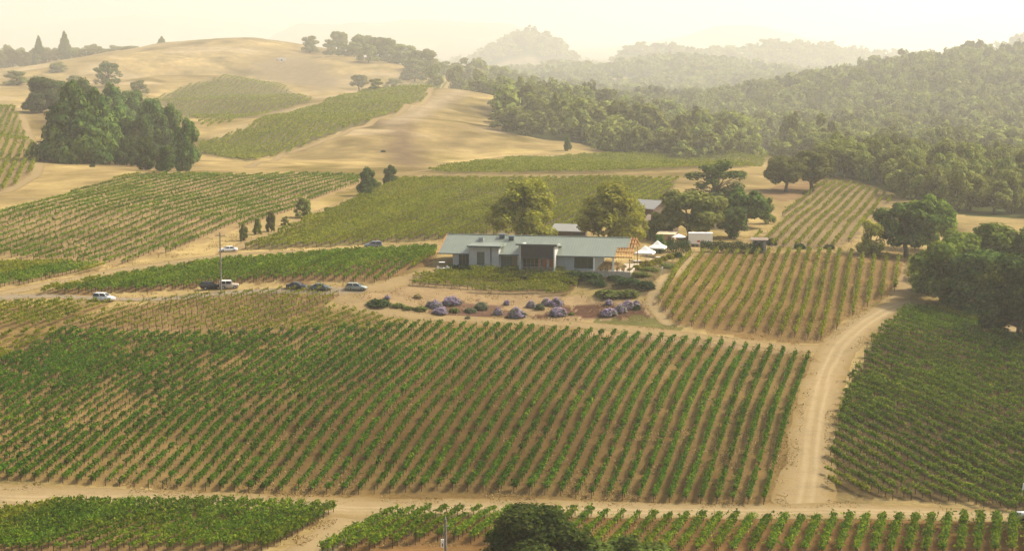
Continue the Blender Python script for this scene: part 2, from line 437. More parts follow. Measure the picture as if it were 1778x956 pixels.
ZONES = [  # polygon, depth range, colour, jitter (m)
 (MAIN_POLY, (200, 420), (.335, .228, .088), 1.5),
 ([(430,700),(700,610),(960,640),(1130,720),(1100,850),(700,850),(420,820)], (200,420), (.195, .122, .046), 12),  # darker brown centre of the main block, blended out at its rim
 ([(1130,800),(1330,760),(1340,880),(1100,870)], (200,420), (.25, .16, .062), 8),
 (B_POLY, (200, 420), (.36, .245, .105), 1.5),
 (C_POLY, (300, 470), (.36, .235, .095), 2),
 ([(1180,545),(1300,500),(1440,510),(1440,590),(1290,580)], (300,470), (.29, .185, .072), 6),
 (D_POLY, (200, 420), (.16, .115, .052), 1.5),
 (P_POLY, (330, 470), (.30, .19, .085), 1.5),
 (U_POLY, (390, 690), (.46, .33, .155), 2), (U2_POLY, (340, 480), (.42, .30, .14), 2),
 (CEN_POLY, (400, 690), (.24, .20, .085), 2), (STRIP_POLY, (640, 860), (.26, .21, .09), 2),
 (DIAG_POLY, (680, 1010), (.20, .18, .075), 2), (HUMP_POLY, (830, 1140), (.17, .145, .06), 4),
 (E_POLY, (430, 690), (.36, .27, .14), 2), (LEFT_POLY, (540, 900), (.33, .24, .12), 2),
 (BF_POLY, (370, 400), (.26, .18, .08), 1),
 (BOT_L, (200, 275), (.30, .20, .085), 1.2), (BOT_R, (200, 270), (.27, .155, .06), 1.2),
 ([(1010,572),(1400,606),(1395,616),(1000,580)], (300,420), (.44, .31, .17), 1),
 ([(640,505),(760,470),(1000,515),(1150,520),(1165,556),(1000,560),(740,548),(650,536),(600,516)], (355,400), (.47, .335, .175), 2),
 ([(1000,528),(1118,530),(1124,552),(990,550)], (355,400), (.16, .085, .055), 1.5),
 ([(940,540),(985,528),(1010,550),(930,552)], (355,400), (.19, .10, .07), 1.5),
 ([(740,540),(800,520),(900,540),(890,553),(745,551)], (355,400), (.22, .13, .09), 2),
 ([(1120,510),(1160,470),(1182,462),(1150,495),(1130,530)], (360,420), (.20, .11, .07), 1),
 ([(1000,556),(1150,550),(1178,566),(1190,578),(1110,574),(1010,566)], (345,385), (.22, .21, .07), 2.5),
 ([(1172,470),(1180,450),(1100,455),(1040,478),(1040,520),(1110,515)], (370,420), (.20, .16, .075), 2),
 ([(445,108),(520,92),(560,112),(600,150),(560,165),(500,140),(452,135)], (980, 1300), (.34, .26, .14), 10),
 ([(692,208),(706,200),(722,250),(740,292),(690,292),(668,262)], (640,960), (.22, .155, .09), 5),
 ([(760,165),(790,150),(820,160),(740,200),(690,225),(660,215)], (700,980), (.46, .36, .22), 5),
 ([(1318,328),(1420,310),(1460,318),(1380,350),(1330,345)], (540,700), (.33, .22, .11), 3),
 ([(60,200),(220,160),(340,290),(300,302),(150,285),(80,250)], (560,900), (.20, .14, .065), 6),
]
FOREST_POLYS = [
 ([(1150,285),(1230,212),(1400,125),(1600,85),(1800,80),(2150,70),(2150,440),(1778,392),(1660,372),(1590,352),(1500,318),(1430,296),(1330,268)], (560, 1400)),
 ([(858,207),(880,185),(960,178),(1160,200),(1168,274),(1070,268),(1000,247),(930,240),(885,228)], (720, 1000)),
]
def forest_mask(x, y, z):
    q = project(np.stack([x, y, z], 1)); px, py, d = q.T
    px = px + (fbm(x, y, 30, 3, 40) - .5) * 30
    f = (d > DS(1400)) & (px > 640) | (d > DS(1750)) | ((px > 812) & (d > DS(985))) | ((px > 1140) & (d > DS(890))) | ((px < 240) & (d > DS(1750)))
    for poly, (a, b) in FOREST_POLYS:
        f |= in_poly(px, py, poly) & (d > DS(a)) & (d < DS(b))
    clear = (fbm(x, y, 260, 3, 51) > .66) & (d > DS(1100))
    clear |= in_poly(px, py, [(980,118),(1090,112),(1100,122),(1000,132)])
    return f & ~clear

def build_terrain():
    h = np.concatenate([np.linspace(-.62, -.345, 60)[:-1], np.linspace(-.345, .345, 580), np.linspace(.345, .62, 60)[1:]])
    ys = [110.0]
    while ys[-1] < 25500: ys.append(ys[-1] * 1.0044)
    ys = np.array(ys)
    Yg, Hg = np.meshgrid(ys, h, indexing='ij')
    X = (Yg * Hg).ravel(); Y = Yg.ravel(); Z = ground(X, Y)
    nc = len(h)
    i, j = np.meshgrid(np.arange(len(ys) - 1), np.arange(nc - 1), indexing='ij')
    a = (i * nc + j).ravel()
    F = np.stack([a, a + 1, a + nc + 1, a + nc], 1)
    C = np.tile(GOLD * .76, (len(X), 1))
    big = fbm(X, Y, 60, 4, 31)[:, None]; fine = fbm(X, Y, 7, 4, 33)[:, None]
    mid_ = fbm(X, Y * .6, 22, 4, 34)[:, None]
    C = C * (.66 + .68 * big) * (.68 + .64 * fine) * (.66 + .68 * mid_)
    rill = np.clip((fbm(X * .6, Y * .25, 16, 3, 35) - .56) * 5, 0, 1)[:, None]
    C = C * (1 - .30 * rill)
    terr = vnoise(Z * .55 + fbm(X, Y, 40, 2, 36) * 3, X * .012, 39)[:, None]; C = C * (1 - (Y > 620)[:, None] * .26 * (1 - terr))
    trk = np.exp(-((np.abs(vnoise(Z * .22 + fbm(X, Y, 130, 3, 41) * 4, X * .004, 43) - .5)) / .035) ** 2)[:, None]; C = C * (1 + (Y > 620)[:, None] * trk * .22)
    weed = np.clip((fbm(X, Y, 42, 4, 37) - .57) * 7, 0, 1)[:, None]
    C = C * (1 - weed) + C * np.array((.60, .62, .50)) * weed
    bare = np.clip((fbm(X, Y, 75, 4, 38) - .58) * 6, 0, 1)[:, None] * (Y > 640)[:, None]
    C = C * (1 - bare) + np.array((.36, .28, .16)) * (.8 + .4 * fine) * bare
    q = project(np.stack([X, Y, Z], 1))
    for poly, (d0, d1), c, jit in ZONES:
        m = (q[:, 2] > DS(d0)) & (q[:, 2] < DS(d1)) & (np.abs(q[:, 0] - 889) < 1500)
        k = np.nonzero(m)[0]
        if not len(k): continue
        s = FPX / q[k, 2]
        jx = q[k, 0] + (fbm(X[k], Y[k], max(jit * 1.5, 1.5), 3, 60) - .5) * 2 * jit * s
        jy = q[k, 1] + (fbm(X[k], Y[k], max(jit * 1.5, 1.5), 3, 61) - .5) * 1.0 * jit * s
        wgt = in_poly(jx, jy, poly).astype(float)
        if jit >= 4:                       # a gradual change of colour, not an edge
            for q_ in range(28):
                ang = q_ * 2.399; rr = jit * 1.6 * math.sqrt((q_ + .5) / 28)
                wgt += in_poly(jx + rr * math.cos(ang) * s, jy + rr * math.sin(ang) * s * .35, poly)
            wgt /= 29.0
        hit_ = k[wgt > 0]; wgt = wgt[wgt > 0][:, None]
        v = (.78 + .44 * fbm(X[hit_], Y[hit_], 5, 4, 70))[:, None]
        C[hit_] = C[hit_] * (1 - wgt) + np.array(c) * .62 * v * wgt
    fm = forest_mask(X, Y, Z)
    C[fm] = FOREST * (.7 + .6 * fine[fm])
    me = mesh_np('ground', np.stack([X, Y, Z], 1), F, ground_mat(), True)
    at = me.color_attributes.new('Col', 'FLOAT_COLOR', 'POINT')
    at.data.foreach_set('color', np.concatenate([C, np.ones((len(C), 1))], 1).astype(np.float32).ravel())
    o = link('ground', me); tag(o, kind='structure')
build_terrain()

# ------------------------------------------------------------------ roads: draped ribbons
DIRT = road_mat('pale_dirt', (.235, .177, .09), (.335, .268, .155), (.195, .14, .06))
DIRT2 = road_mat('tan_dirt', (.228, .168, .082), (.285, .218, .115), (.21, .152, .067))
GRAVEL = road_mat('grey_gravel', (.205, .168, .112), (.24, .20, .14), (.23, .165, .085))
def ribbon(name, pts, mat, lift=.05, track=True, seed=0):
    """pts: (photo x, photo y, half width in m)"""
    W = hits([p[:2] for p in pts])[:, :2]; hw = np.array([p[2] for p in pts])
    seg = np.r_[0, np.cumsum(np.linalg.norm(np.diff(W, axis=0), axis=1))]
    step = max(.6, seg[-1] / 900)
    s = np.arange(0, seg[-1], step)
    def sm(v):
        v = np.interp(s, seg, v); k = int(max(3, 9 / step)) | 1
        return np.convolve(np.pad(v, k // 2, mode='edge'), np.ones(k) / k, 'valid')
    x, y, w = sm(W[:, 0]), sm(W[:, 1]), sm(hw)
    tx, ty = np.gradient(x), np.gradient(y); l = np.hypot(tx, ty) + 1e-9; nx, ny = -ty / l, tx / l
    M = 17; acr = np.linspace(-1, 1, M)
    wl = w * (1 + (fbm(s, s * 0 + seed, 7, 3, seed) - .5) * .5); wr = w * (1 + (fbm(s, s * 0 + seed + 50, 7, 3, seed + 1) - .5) * .5)
    tap = np.sqrt(np.clip(1 - np.clip(1 - np.minimum(s, s[-1] - s) / 4.0, 0, 1) ** 2, .02, 1)); wl = wl * tap; wr = wr * tap
    ww = np.where(acr[None] < 0, wl[:, None], wr[:, None]) * acr[None]
    X = x[:, None] + nx[:, None] * ww; Y = y[:, None] + ny[:, None] * ww
    Z = ground(X, Y) + lift
    n = len(s); i, j = np.meshgrid(np.arange(n - 1), np.arange(M - 1), indexing='ij')
    a = (i * M + j).ravel(); F = np.stack([a, a + 1, a + M + 1, a + M], 1)
    me = mesh_np(name, np.stack([X, Y, Z], -1).reshape(-1, 3), F[:, ::-1], mat, True)
    A = me.attributes.new('across', 'FLOAT', 'POINT'); A.data.foreach_set('value', np.tile(acr, n).astype(np.float32))
    T = me.attributes.new('track', 'FLOAT', 'POINT')
    wob = (fbm(s, s * 0 + seed, 25, 2, seed + 4) - .5)[:, None] * 1.2
    t = np.exp(-((np.abs(ww - wob) - .85) / .34) ** 2) if track else np.zeros_like(ww)
    T.data.foreach_set('value', t.ravel().astype(np.float32))
    tag(link(name, me), kind='structure')
AVENUE = [(-420,838,6.5),(-60,862,6.5),(60,866,6.0),(180,864,4.6),(350,872,4.2),(520,878,4.2),(640,884,5.2),(889,883,4.2),(1150,887,4.0),(1400,889,4.6),(1600,891,4.0),(2000,896,4.0)]
ribbon('dirt_road', AVENUE, DIRT, .06, True, 3)
ribbon('dirt_road', [(640,882,4.5),(610,905,3.8),(575,930,3.6),(530,966,3.6),(470,1010,3.6)], DIRT, .045, False, 5)
ribbon('dirt_road', [(1392,884,5.0),(1405,820,4.2),(1410,760,3.9),(1420,700,3.7),(1438,640,3.8),(1455,605,4.2),(1500,562,3.8),(1540,538,3.6),(1580,525,4.6),(1640,533,4.0),(1710,553,4.0),(1800,590,4.0),(1960,660,4.0)], DIRT, .05, True, 11)
ribbon('dirt_road', [(1455,606,3.6),(1380,606,2.6),(1290,594,2.2),(1150,577,2.4),(1000,563,2.4),(860,556,2.2),(740,551,2.2),(660,542,2.6),(600,520,2.6),(588,508,2.6)], DIRT2, .04, False, 17)
ribbon('dirt_road', [(1540,538,3.0),(1562,515,2.6),(1576,490,2.2),(1583,455,1.8)], DIRT2, .04, False, 19)
ribbon('garden_path', [(1165,568,1.6),(1140,540,1.5),(1128,522,1.4),(1142,500,1.4),(1165,478,1.3),(1190,458,1.3),(1205,444,1.3)], DIRT, .06, False, 23)
ribbon('gravel_road', [(-160,530,2.6),(0,517,2.6),(66,513,2.0),(180,519,1.7),(260,520,1.7),(390,508,1.9),(500,504,2.0),(590,505,2.6),(648,503,2.4)], GRAVEL, .07, False, 29)
ribbon('dirt_road', [(628,506,3.4),(660,498,3.0),(700,487,2.6),(735,476,2.4),(772,464,2.2)], DIRT2, .055, False, 30)
ribbon('dirt_road', [(-120,528,2.6),(20,507,2.6),(100,490,2.8),(200,470,2.8),(300,456,2.8),(390,444,2.8),(470,438,2.6),(560,436,2.4),(650,431,2.4),(760,424,2.4),(800,422,2.0)], DIRT, .06, False, 31)
ribbon('dirt_road', [(385,444,2.2),(430,421,2.0),(500,398,2.2),(560,366,2.2),(610,346,2.2),(650,328,2.2),(690,310,2.2),(745,304,2.2)], DIRT2, .06, False, 37)
ribbon('dirt_road', [(280,302,2.0),(345,296,2.0),(430,300,2.0),(520,302,2.0),(640,303,2.4),(740,304,2.6),(900,306,2.6),(1050,304,2.6),(1180,298,2.4),(1250,297,2.4),(1330,306,3)], DIRT2, .1, False, 41)
ribbon('dirt_road', [(430,292,2.4),(490,268,2.2),(560,246,2.2),(640,218,2.4),(700,192,2.6),(740,172,3.2),(782,153,3.8)], DIRT, .15, False, 43)
ribbon('dirt_road', [(690,302,2.0),(790,290,2.0),(850,276,2.0),(940,268,1.8),(1050,270,1.8)], DIRT2, .12, False, 47)
ribbon('dirt_road', [(-60,168,2.4),(10,178,2.4),(44,218,2.4),(72,268,2.4),(62,305,2.4),(10,334,2.4),(-80,346,2.4)], DIRT, .12, False, 53)
ribbon('dirt_road', [(-120,352,1.8),(0,345,1.8),(80,346,1.6)], DIRT, .12, False, 59)
ribbon('dirt_road', [(450,138,1.8),(490,122,1.8),(560,104,1.8),(610,92,1.8)], DIRT2, .3, False, 61)
# ------------------------------------------------------------------ vines
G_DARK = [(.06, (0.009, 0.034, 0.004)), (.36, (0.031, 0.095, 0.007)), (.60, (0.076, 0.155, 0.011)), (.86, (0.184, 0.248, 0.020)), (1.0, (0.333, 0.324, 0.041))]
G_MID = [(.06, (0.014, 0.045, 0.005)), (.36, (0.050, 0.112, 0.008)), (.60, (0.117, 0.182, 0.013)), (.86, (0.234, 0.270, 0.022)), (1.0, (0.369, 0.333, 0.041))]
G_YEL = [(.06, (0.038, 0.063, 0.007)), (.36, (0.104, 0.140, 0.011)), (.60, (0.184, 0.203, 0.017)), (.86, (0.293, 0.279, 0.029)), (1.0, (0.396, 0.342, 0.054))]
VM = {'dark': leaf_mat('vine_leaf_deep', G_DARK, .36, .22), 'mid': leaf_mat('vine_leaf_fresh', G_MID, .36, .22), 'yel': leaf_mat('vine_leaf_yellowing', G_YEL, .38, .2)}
POST = plain('weathered_stake', (.055, .038, .028), .9, 0, .3)

def resample(P, step):
    seg = np.r_[0, np.cumsum(np.linalg.norm(np.diff(P, axis=0), axis=1))]
    n = max(2, int(seg[-1] / step) + 1); s = np.linspace(0, seg[-1], n)
    return np.stack([np.interp(s, seg, P[:, k]) for k in range(P.shape[1])], 1)

def straight(poly, d0, d1, spacing, jitter=.0, phase=.5):
    W = hits(poly)[:, :2]; a, b = hit(*d0)[:2], hit(*d1)[:2]
    t = (b - a) / np.linalg.norm(b - a); nrm = np.array([t[1], -t[0]])
    off = W @ nrm; lo, hi = off.min(), off.max(); rows = []
    k = lo + spacing * phase
    while k < hi:
        xs = []
        for i in range(len(W)):
            p, q = W[i], W[(i + 1) % len(W)]
            u, v = p @ nrm - k, q @ nrm - k
            if (u > 0) != (v > 0):
                xs.append((p + (q - p) * (u / (u - v))) @ t)
        xs.sort()
        for i in range(0, len(xs) - 1, 2):
            if xs[i + 1] - xs[i] > 4:
                e0, e1 = RNG.normal(size=2) * jitter
                rows.append(np.array([nrm * k + t * (xs[i] + e0), nrm * k + t * (xs[i + 1] + e1)]))
        k += spacing
    return rows

def guided(guides, counts, drop=0.0, clip=None):
    """rows between traced guide rows (near end first); counts[i] rows from guide i to guide i+1"""
    G = []
    for g in guides:
        P = resample(np.array([(x, y + drop) for x, y in g], float), 1e9 if len(g) < 2 else max(4, 1))
        P = np.stack([np.interp(np.linspace(0, 1, 26), np.linspace(0, 1, len(P)), P[:, k]) for k in (0, 1)], 1)
        W = np.array([hit(x, y) for x, y in P])[:, :2]
        W = resample(W, 1e-9 + np.linalg.norm(np.diff(W, axis=0), axis=1).sum() / 39.5)[:40]
        for _ in range(6):                     # a planted row runs smooth
            W[1:-1] = .25 * W[:-2] + .5 * W[1:-1] + .25 * W[2:]
        G.append(W)
    rows = []
    for i, c in enumerate(counts):
        for k in range(c):
            u = k / c; rows.append(G[i] * (1 - u) + G[i + 1] * u)
    rows.append(G[-1])
    if clip is not None:
        C = hits(clip)[:, :2]; res = []
        for R in rows:
            R = resample(R, 1.0); m = in_poly(R[:, 0], R[:, 1], C)
            k = np.nonzero(m)[0]
            if len(k) > 5: res.append(R[k[0]:k[-1] + 1])
        rows = res
    return rows

def row_arrays(R, rng, dens, size, hgt, width, vigor, gaps, seed):
    R = resample(R, 1.0); L = np.linalg.norm(np.diff(R, axis=0), axis=1).sum()
    n = int(L * dens)
    s = rng.uniform(0, L, n)
    seg = np.linspace(0, L, len(R))
    x = np.interp(s, seg, R[:, 0]); y = np.interp(s, seg, R[:, 1])
    tx = np.gradient(R[:, 0]); ty = np.gradient(R[:, 1]); l = np.hypot(tx, ty); nx, ny = np.interp(s, seg, -ty / l), np.interp(s, seg, tx / l)
    vine = np.floor(s / 1.7)
    rv = _hash(vine, vine * 0 + seed, 3)
    vx = np.interp((vine + .5) * 1.7, seg, R[:, 0]); vy = np.interp((vine + .5) * 1.7, seg, R[:, 1])
    patch = fbm(vx, vy, 14, 3, 77)
    vg = vigor * (.62 + .38 * rv + 1.1 * (patch - .5))
    vg = np.where((_hash(vine, vine * 0 + seed, 8) < gaps * np.clip(2.3 - 2.6 * patch, .15, 2.2)), .10, vg)
    vg = np.clip(vg, 0, 1.25)
    u = s / 1.7 - vine                                   # bushier over each trunk
    keep = rng.uniform(size=n) < np.clip(vg * (1.02 - (.55 if vigor < .9 else .30) * np.abs(u - .5) ** 1.3 * 2), .0, 1)
    s, x, y, nx, ny, vg = (q[keep] for q in (s, x, y, nx, ny, vg)); n = len(s)
    h0 = .55 * hgt
    hz_ = h0 + (hgt * (.55 + .62 * vg) - h0) * rng.beta(1.5, 1.2, n)
    lat = rng.normal(size=n) * width * (.55 + .5 * vg) * (1.15 - .45 * np.abs((hz_ / hgt) - .95))
    shoot = rng.uniform(size=n) < .07
    hz_ = np.where(shoot, hz_ + rng.uniform(.1, .5, n), hz_); lat = np.where(shoot, lat * 1.9, lat)
    X = x + nx * lat; Y = y + ny * lat; Z = ground(X, Y) + hz_
    P = np.stack([X, Y, Z], 1)
    bias = np.stack([nx * np.sign(lat) * .6, ny * np.sign(lat) * .6, np.full(n, .75)], 1)
    sz = size * rng.uniform(.6, 1.35, n) * np.where(shoot, 1.15, 1)
    return cards(P, sz, bias, rng, .7, .75)

def trellis(R, lod, hgt):
    R = resample(R, 1.7 * lod); z = ground(R[:, 0], R[:, 1])
    V = []; F = []
    w = .05 if lod == 1 else .06
    for i, (x, y) in enumerate(R):
        k = len(V); top = z[i] + hgt * (.95 if i % 3 else 1.05)
        for dz in (z[i] - .2, top):
            V += [(x - w, y - w, dz), (x + w, y - w, dz), (x + w, y + w, dz), (x - w, y + w, dz)]
        for a in range(4):
            b = (a + 1) % 4; F.append((k + a, k + b, k + 4 + b, k + 4 + a))
    for i in range(len(R) - 1):                          # the training wire joins the stakes
        k = len(V)
        for j in (i, i + 1):
            x, y = R[j]; zz = z[j] + .62 * hgt
            V += [(x, y, zz - .012), (x + .012, y, zz + .01), (x - .012, y, zz + .01)]
        for a in range(3):
            b = (a + 1) % 3; F.append((k + a, k + b, k + 3 + b, k + 3 + a))
    return np.array(V), np.array(F)

END = MB(); END.tube([(0, 0, -.3), (0, 0, 1.35)], [.06, .055], 6); END_ME = END.mesh('end_post', POST)
MB_ = []
main = guided([
  [(1326,867),(1349,783),(1367,715),(1386,663),(1404,612)],
  [(1054,858),(1068,831),(1084,791),(1097,762),(1112,727),(1122,699),(1136,673),(1145,653),(1162,624),(1192,584)],
  [(759,842),(775,826),(791,799),(807,772),(826,745),(842,716),(865,683),(893,649),(909,624),(929,603),(966,566)],
  [(457,847),(488,812),(512,780),(540,742),(572,703),(610,668),(660,633),(701,595),(748,554)],
  [(60,826),(88,802),(118,778),(148,752),(180,726),(212,702),(250,675),(295,645),(340,615),(402,576)],
  [(-363,805),(-300,772),(-230,735),(-150,690),(-80,645),(0,605),(78,566)],
  [(-640,790),(-560,750),(-480,700),(-400,660),(-320,620),(-220,585)],
 ], [10, 11, 11, 16, 18, 10], 9)
BLOCKS = [
 # key, rows, leaf, leaves per m, leaf size, height, half width, vigour, gaps, description, category phrase, edge, stuff?
 ('main', main, 'dark', 96, .19, 1.62, .175, .96, .09, 'green vine row in the big middle block', 'dirt lane on the right'),
 ('nearleft', guided([[(454,953),(507,926),(579,884)],[(60,957),(100,938),(200,903),(279,872)],[(-150,957),(-20,915),(100,878)],[(-330,950),(-200,925),(-60,900)]],[12,8,6],5),
   'mid', 95, .19, 1.6, .27, 1.05, .02, 'dense green vine row in the near left block', 'dirt fork'),
 ('nearright', guided([[(560,962),(587,946),(690,886)],[(760,935),(802,903),(832,886)],[(1055,957),(1070,940),(1110,894)],[(1366,960),(1371,948),(1392,903)],[(1757,960),(1758,950),(1759,900)],[(1880,960),(1876,948),(1872,902)]],[5,10,10,13,4],5),
   'mid', 95, .19, 1.6, .24, 1.0, .02, 'bushy green vine row in the near strip below the road', 'dirt fork'),
 ('right', straight(D_POLY, (1461,711), (1665,818), 2.5, .5), 'mid', 84, .20, 1.6, .22, .98, .05, 'dense dark green vine row in the right block', 'nearest corner'),
 ('upright', guided([[(1144,527),(1177,467),(1202,440)],[(1179,563),(1230,490),(1266,436)],[(1425,588),(1441,527),(1458,438)],[(1567,560),(1575,500),(1581,450)]],[3,11,6],2,C_POLY),
   'yel', 70, .19, 1.6, .20, .85, .05, 'thin yellow-green vine row on the bare slope right of the house', 'garden path'),
 ('young', straight(B_POLY, (300,560), (402,521), 2.3, .5), 'yel', 56, .19, 1.45, .19, .75, .14, 'thin yellowish vine row below the parked cars', 'parked cars'),
 ('upleftfront', straight([(-240,535),(0,530),(198,527),(104,567),(-20,572),(-240,566)], (108,566), (214,527), 2.15, .5), 'mid', 60, .20, 1.5, .22, .85, .08, 'leafy vine row left of the white parked car', 'white parked car'),
 ('parking', straight(P_POLY, (690,484), (752,447), 2.25, .4), 'mid', 66, .21, 1.5, .22, 1.0, .03, 'full green vine row between the two farm roads', 'house'),
 ('garden', straight(BF_POLY, (720,498), (985,503), 1.9, .6), 'yel', 105, .17, 1.5, .30, 1.0, .04, 'short yellow-green vine row in front of the house', 'house'),
 ('upleft', straight(U_POLY, (109,406), (250,355), 4.2, .8), 'mid', 46, .22, 1.38, .17, .95, .06, 'green vine row on the upper left slope', 'dirt track'),
 ('farleftfront', straight(U2_POLY, (0,490), (90,470), 2.4, .5), 'mid', 40, .24, 1.5, .26, .95, .05, 'green vine row in the small plot at the left edge', 'dirt track'),
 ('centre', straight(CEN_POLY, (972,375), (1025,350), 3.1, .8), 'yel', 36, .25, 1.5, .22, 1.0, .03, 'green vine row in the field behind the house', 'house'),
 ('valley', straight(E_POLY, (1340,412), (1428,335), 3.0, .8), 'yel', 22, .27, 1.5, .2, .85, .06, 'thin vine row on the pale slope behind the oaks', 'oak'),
]
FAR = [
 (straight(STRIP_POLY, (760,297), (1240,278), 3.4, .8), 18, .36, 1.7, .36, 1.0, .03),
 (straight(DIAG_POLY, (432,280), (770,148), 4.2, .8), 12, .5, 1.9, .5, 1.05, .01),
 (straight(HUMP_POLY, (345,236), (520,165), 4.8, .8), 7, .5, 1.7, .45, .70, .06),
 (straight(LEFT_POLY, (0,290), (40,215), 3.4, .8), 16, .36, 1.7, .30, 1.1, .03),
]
ORD = ['first', 'second', 'third', 'fourth', 'fifth', 'sixth', 'seventh', 'eighth', 'ninth', 'tenth', 'eleventh', 'twelfth']
cand = []
for b, blk in enumerate(BLOCKS):
    R = blk[1]
    for i, r in enumerate(R):
        q = resample(r, 3.0); pq = project(np.c_[q, ground(q[:, 0], q[:, 1]) + 1])
        vis = (pq[:, 0] > -10) & (pq[:, 0] < 1788) & (pq[:, 1] < 975)
        if not vis.any(): continue
        cand.append(((3.0 * vis * FPX / pq[:, 2]).sum() * FPX / pq[:, 2].mean(), b, i))
cand.sort(reverse=True)
single = {(b, i) for _, b, i in cand[:290]}
restV = []; restF = []; nv = 0
rng = np.random.default_rng(99)
SIDE = {'main': [('far right', 'beside the dirt lane', 'from the dirt lane'), None]}
for b, blk in enumerate(BLOCKS):
    key, rows, leaf, dens, size, hgt, width, vig, gaps, desc, edge = blk
    mine = [i for i in range(len(rows)) if (b, i) in single]
    # order rows by the mean photo x so that counting is easy to follow
    cx = {i: project(np.r_[rows[i][len(rows[i]) // 2], ground(*rows[i][len(rows[i]) // 2])])[0, 0] for i in mine}
    order = sorted(mine, key=lambda i: -cx[i])
    for i in range(len(rows)):
        R = rows[i]
        lft = min(1.0, max(0, i - 14) / 26) if key == 'main' else 0      # the left rows are older, lower and more broken
        V, F = row_arrays(R, rng, dens * (1 + .10 * lft), size * (1 + .06 * lft), hgt * (1 - .24 * lft), width * (1 + .10 * lft), vig * (1 - .06 * lft), gaps + .15 * lft, b * 100 + i)
        if len(V) == 0: continue
        if (b, i) not in single:
            restV.append(V); restF.append(F + nv); nv += len(V); continue
        k = order.index(i); m = len(order); grp = 'vine rows: ' + desc.split(' vine row ')[1]
        if m == 1: lab = 'lone ' + desc
        elif k == 0: lab = 'rightmost ' + desc
        elif k == m - 1: lab = 'leftmost ' + desc
        elif k < 12 and m > 3: lab = ORD[k] + ' from the right, ' + desc
        elif m - 1 - k < 12: lab = ORD[m - 1 - k] + ' from the left, ' + desc
        else: lab = 'one inner ' + desc
        mid = R[len(R) // 2]
        root = empty('vine_row', (mid[0], mid[1], float(ground(*mid))))
        tag(root, lab, 'vine row', grp)
        O = np.array(root.location)
        lk = link('foliage', mesh_np('vine_foliage', V - O, F, VM[leaf]), root)
        tv, tf = trellis(R, 1 if key not in ('upleft', 'centre', 'valley') else 2, hgt * .72)
        # stakes are quads, wires are quads too
        link('trellis', mesh_np('vine_trellis', tv - O, tf, POST), root)
        for e in (R[0], R[-1]):
            p = link('end_post', END_ME, root); p.location = (e[0] - O[0], e[1] - O[1], float(ground(*e)) - O[2])
for rows, dens, size, hgt, width, vig, gaps in FAR:
    for i, R in enumerate(rows):
        V, F = row_arrays(R, rng, dens, size, hgt, width, vig, gaps, 4000 + i)
        if len(V): restV.append(V); restF.append(F + nv); nv += len(V)
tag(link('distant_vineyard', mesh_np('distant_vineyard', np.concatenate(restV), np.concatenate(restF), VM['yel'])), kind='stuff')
# ------------------------------------------------------------------ dry grass and weeds on the near ground
rg = np.random.default_rng(12)
n = 430000
dd = 232 * (470 / 232) ** rg.uniform(size=n); hh = rg.uniform(-.36, .36, n)
X = dd * hh; Y = dd; Z = ground(X, Y)
clump = fbm(X, Y, 3.2, 3, 81) + .5 * (fbm(X, Y, 14, 3, 82) - .5)
q = project(np.c_[X, Y, Z]); road = np.zeros(n, bool)
for o in list(col.objects):
    if o.name.split('.')[0] in ('dirt_road', 'gravel_road', 'garden_path'):
        k = len(o.data.vertices); v = np.empty(k * 3, np.float32); o.data.vertices.foreach_get('co', v); v = v.reshape(-1, 17, 3)
        poly = np.concatenate([v[:, 4, :2], v[::-1, 12, :2]]); road |= in_poly(X, Y, poly)
keep = (clump > .56 + .06 * in_poly(q[:, 0], q[:, 1], MAIN_POLY)) & ~road
X, Y, Z = X[keep], Y[keep], Z[keep]; n = len(X)
P = np.c_[X, Y, Z + .06]
V, F = cards(P, rg.uniform(.07, .22, n), np.tile([0., -.6, .25], (n, 1)), rg, .45, .6)
GRASS = leaf_mat('dry_grass_blades', [(.05, (.11, .07, .03)), (.35, (.23, .155, .062)), (.6, (.34, .25, .105)), (.82, (.44, .34, .16)), (.94, (.18, .19, .05)), (1.0, (.14, .18, .045))], .15, .05)
tag(link('dry_grass', mesh_np('dry_grass', V, F, GRASS)), kind='stuff')
# ------------------------------------------------------------------ trees
T_OAK = [(.1, (0.031, 0.062, 0.010)), (.45, (0.091, 0.146, 0.023)), (.72, (0.182, 0.227, 0.036)), (.92, (0.299, 0.305, 0.052)), (1.0, (0.403, 0.351, 0.072))]
T_DARK = [(.1, (0.018, 0.047, 0.013)), (.45, (0.055, 0.107, 0.025)), (.72, (0.120, 0.176, 0.036)), (.92, (0.227, 0.247, 0.049)), (1.0, (0.325, 0.286, 0.065))]
T_YEL = [(.1, (0.095, 0.118, 0.016)), (.45, (0.207, 0.224, 0.029)), (.72, (0.325, 0.314, 0.045)), (.92, (0.437, 0.381, 0.062)), (1.0, (0.504, 0.414, 0.078))]
T_GREY = [(.1, (0.058, 0.078, 0.020)), (.45, (0.137, 0.164, 0.040)), (.72, (0.224, 0.240, 0.060)), (.92, (0.319, 0.300, 0.078)), (1.0, (0.403, 0.347, 0.095))]
TM = {'oak': leaf_mat('oak_leaf', T_OAK, .32, .4), 'dark': leaf_mat('evergreen_leaf', T_DARK, .26, .5), 'yel': leaf_mat('sycamore_leaf', T_YEL, .36, .18),
      'grey': leaf_mat('grey_oak_leaf', T_GREY, .32, .4), 'forest': leaf_mat('forest_leaf', T_GREY, .3, .55), 'far': leaf_mat('far_forest_leaf', T_GREY, .3, .62, True)}
BARK = plain('bark', (.085, .065, .045), .95, 0, .35, 4, .1, .6)

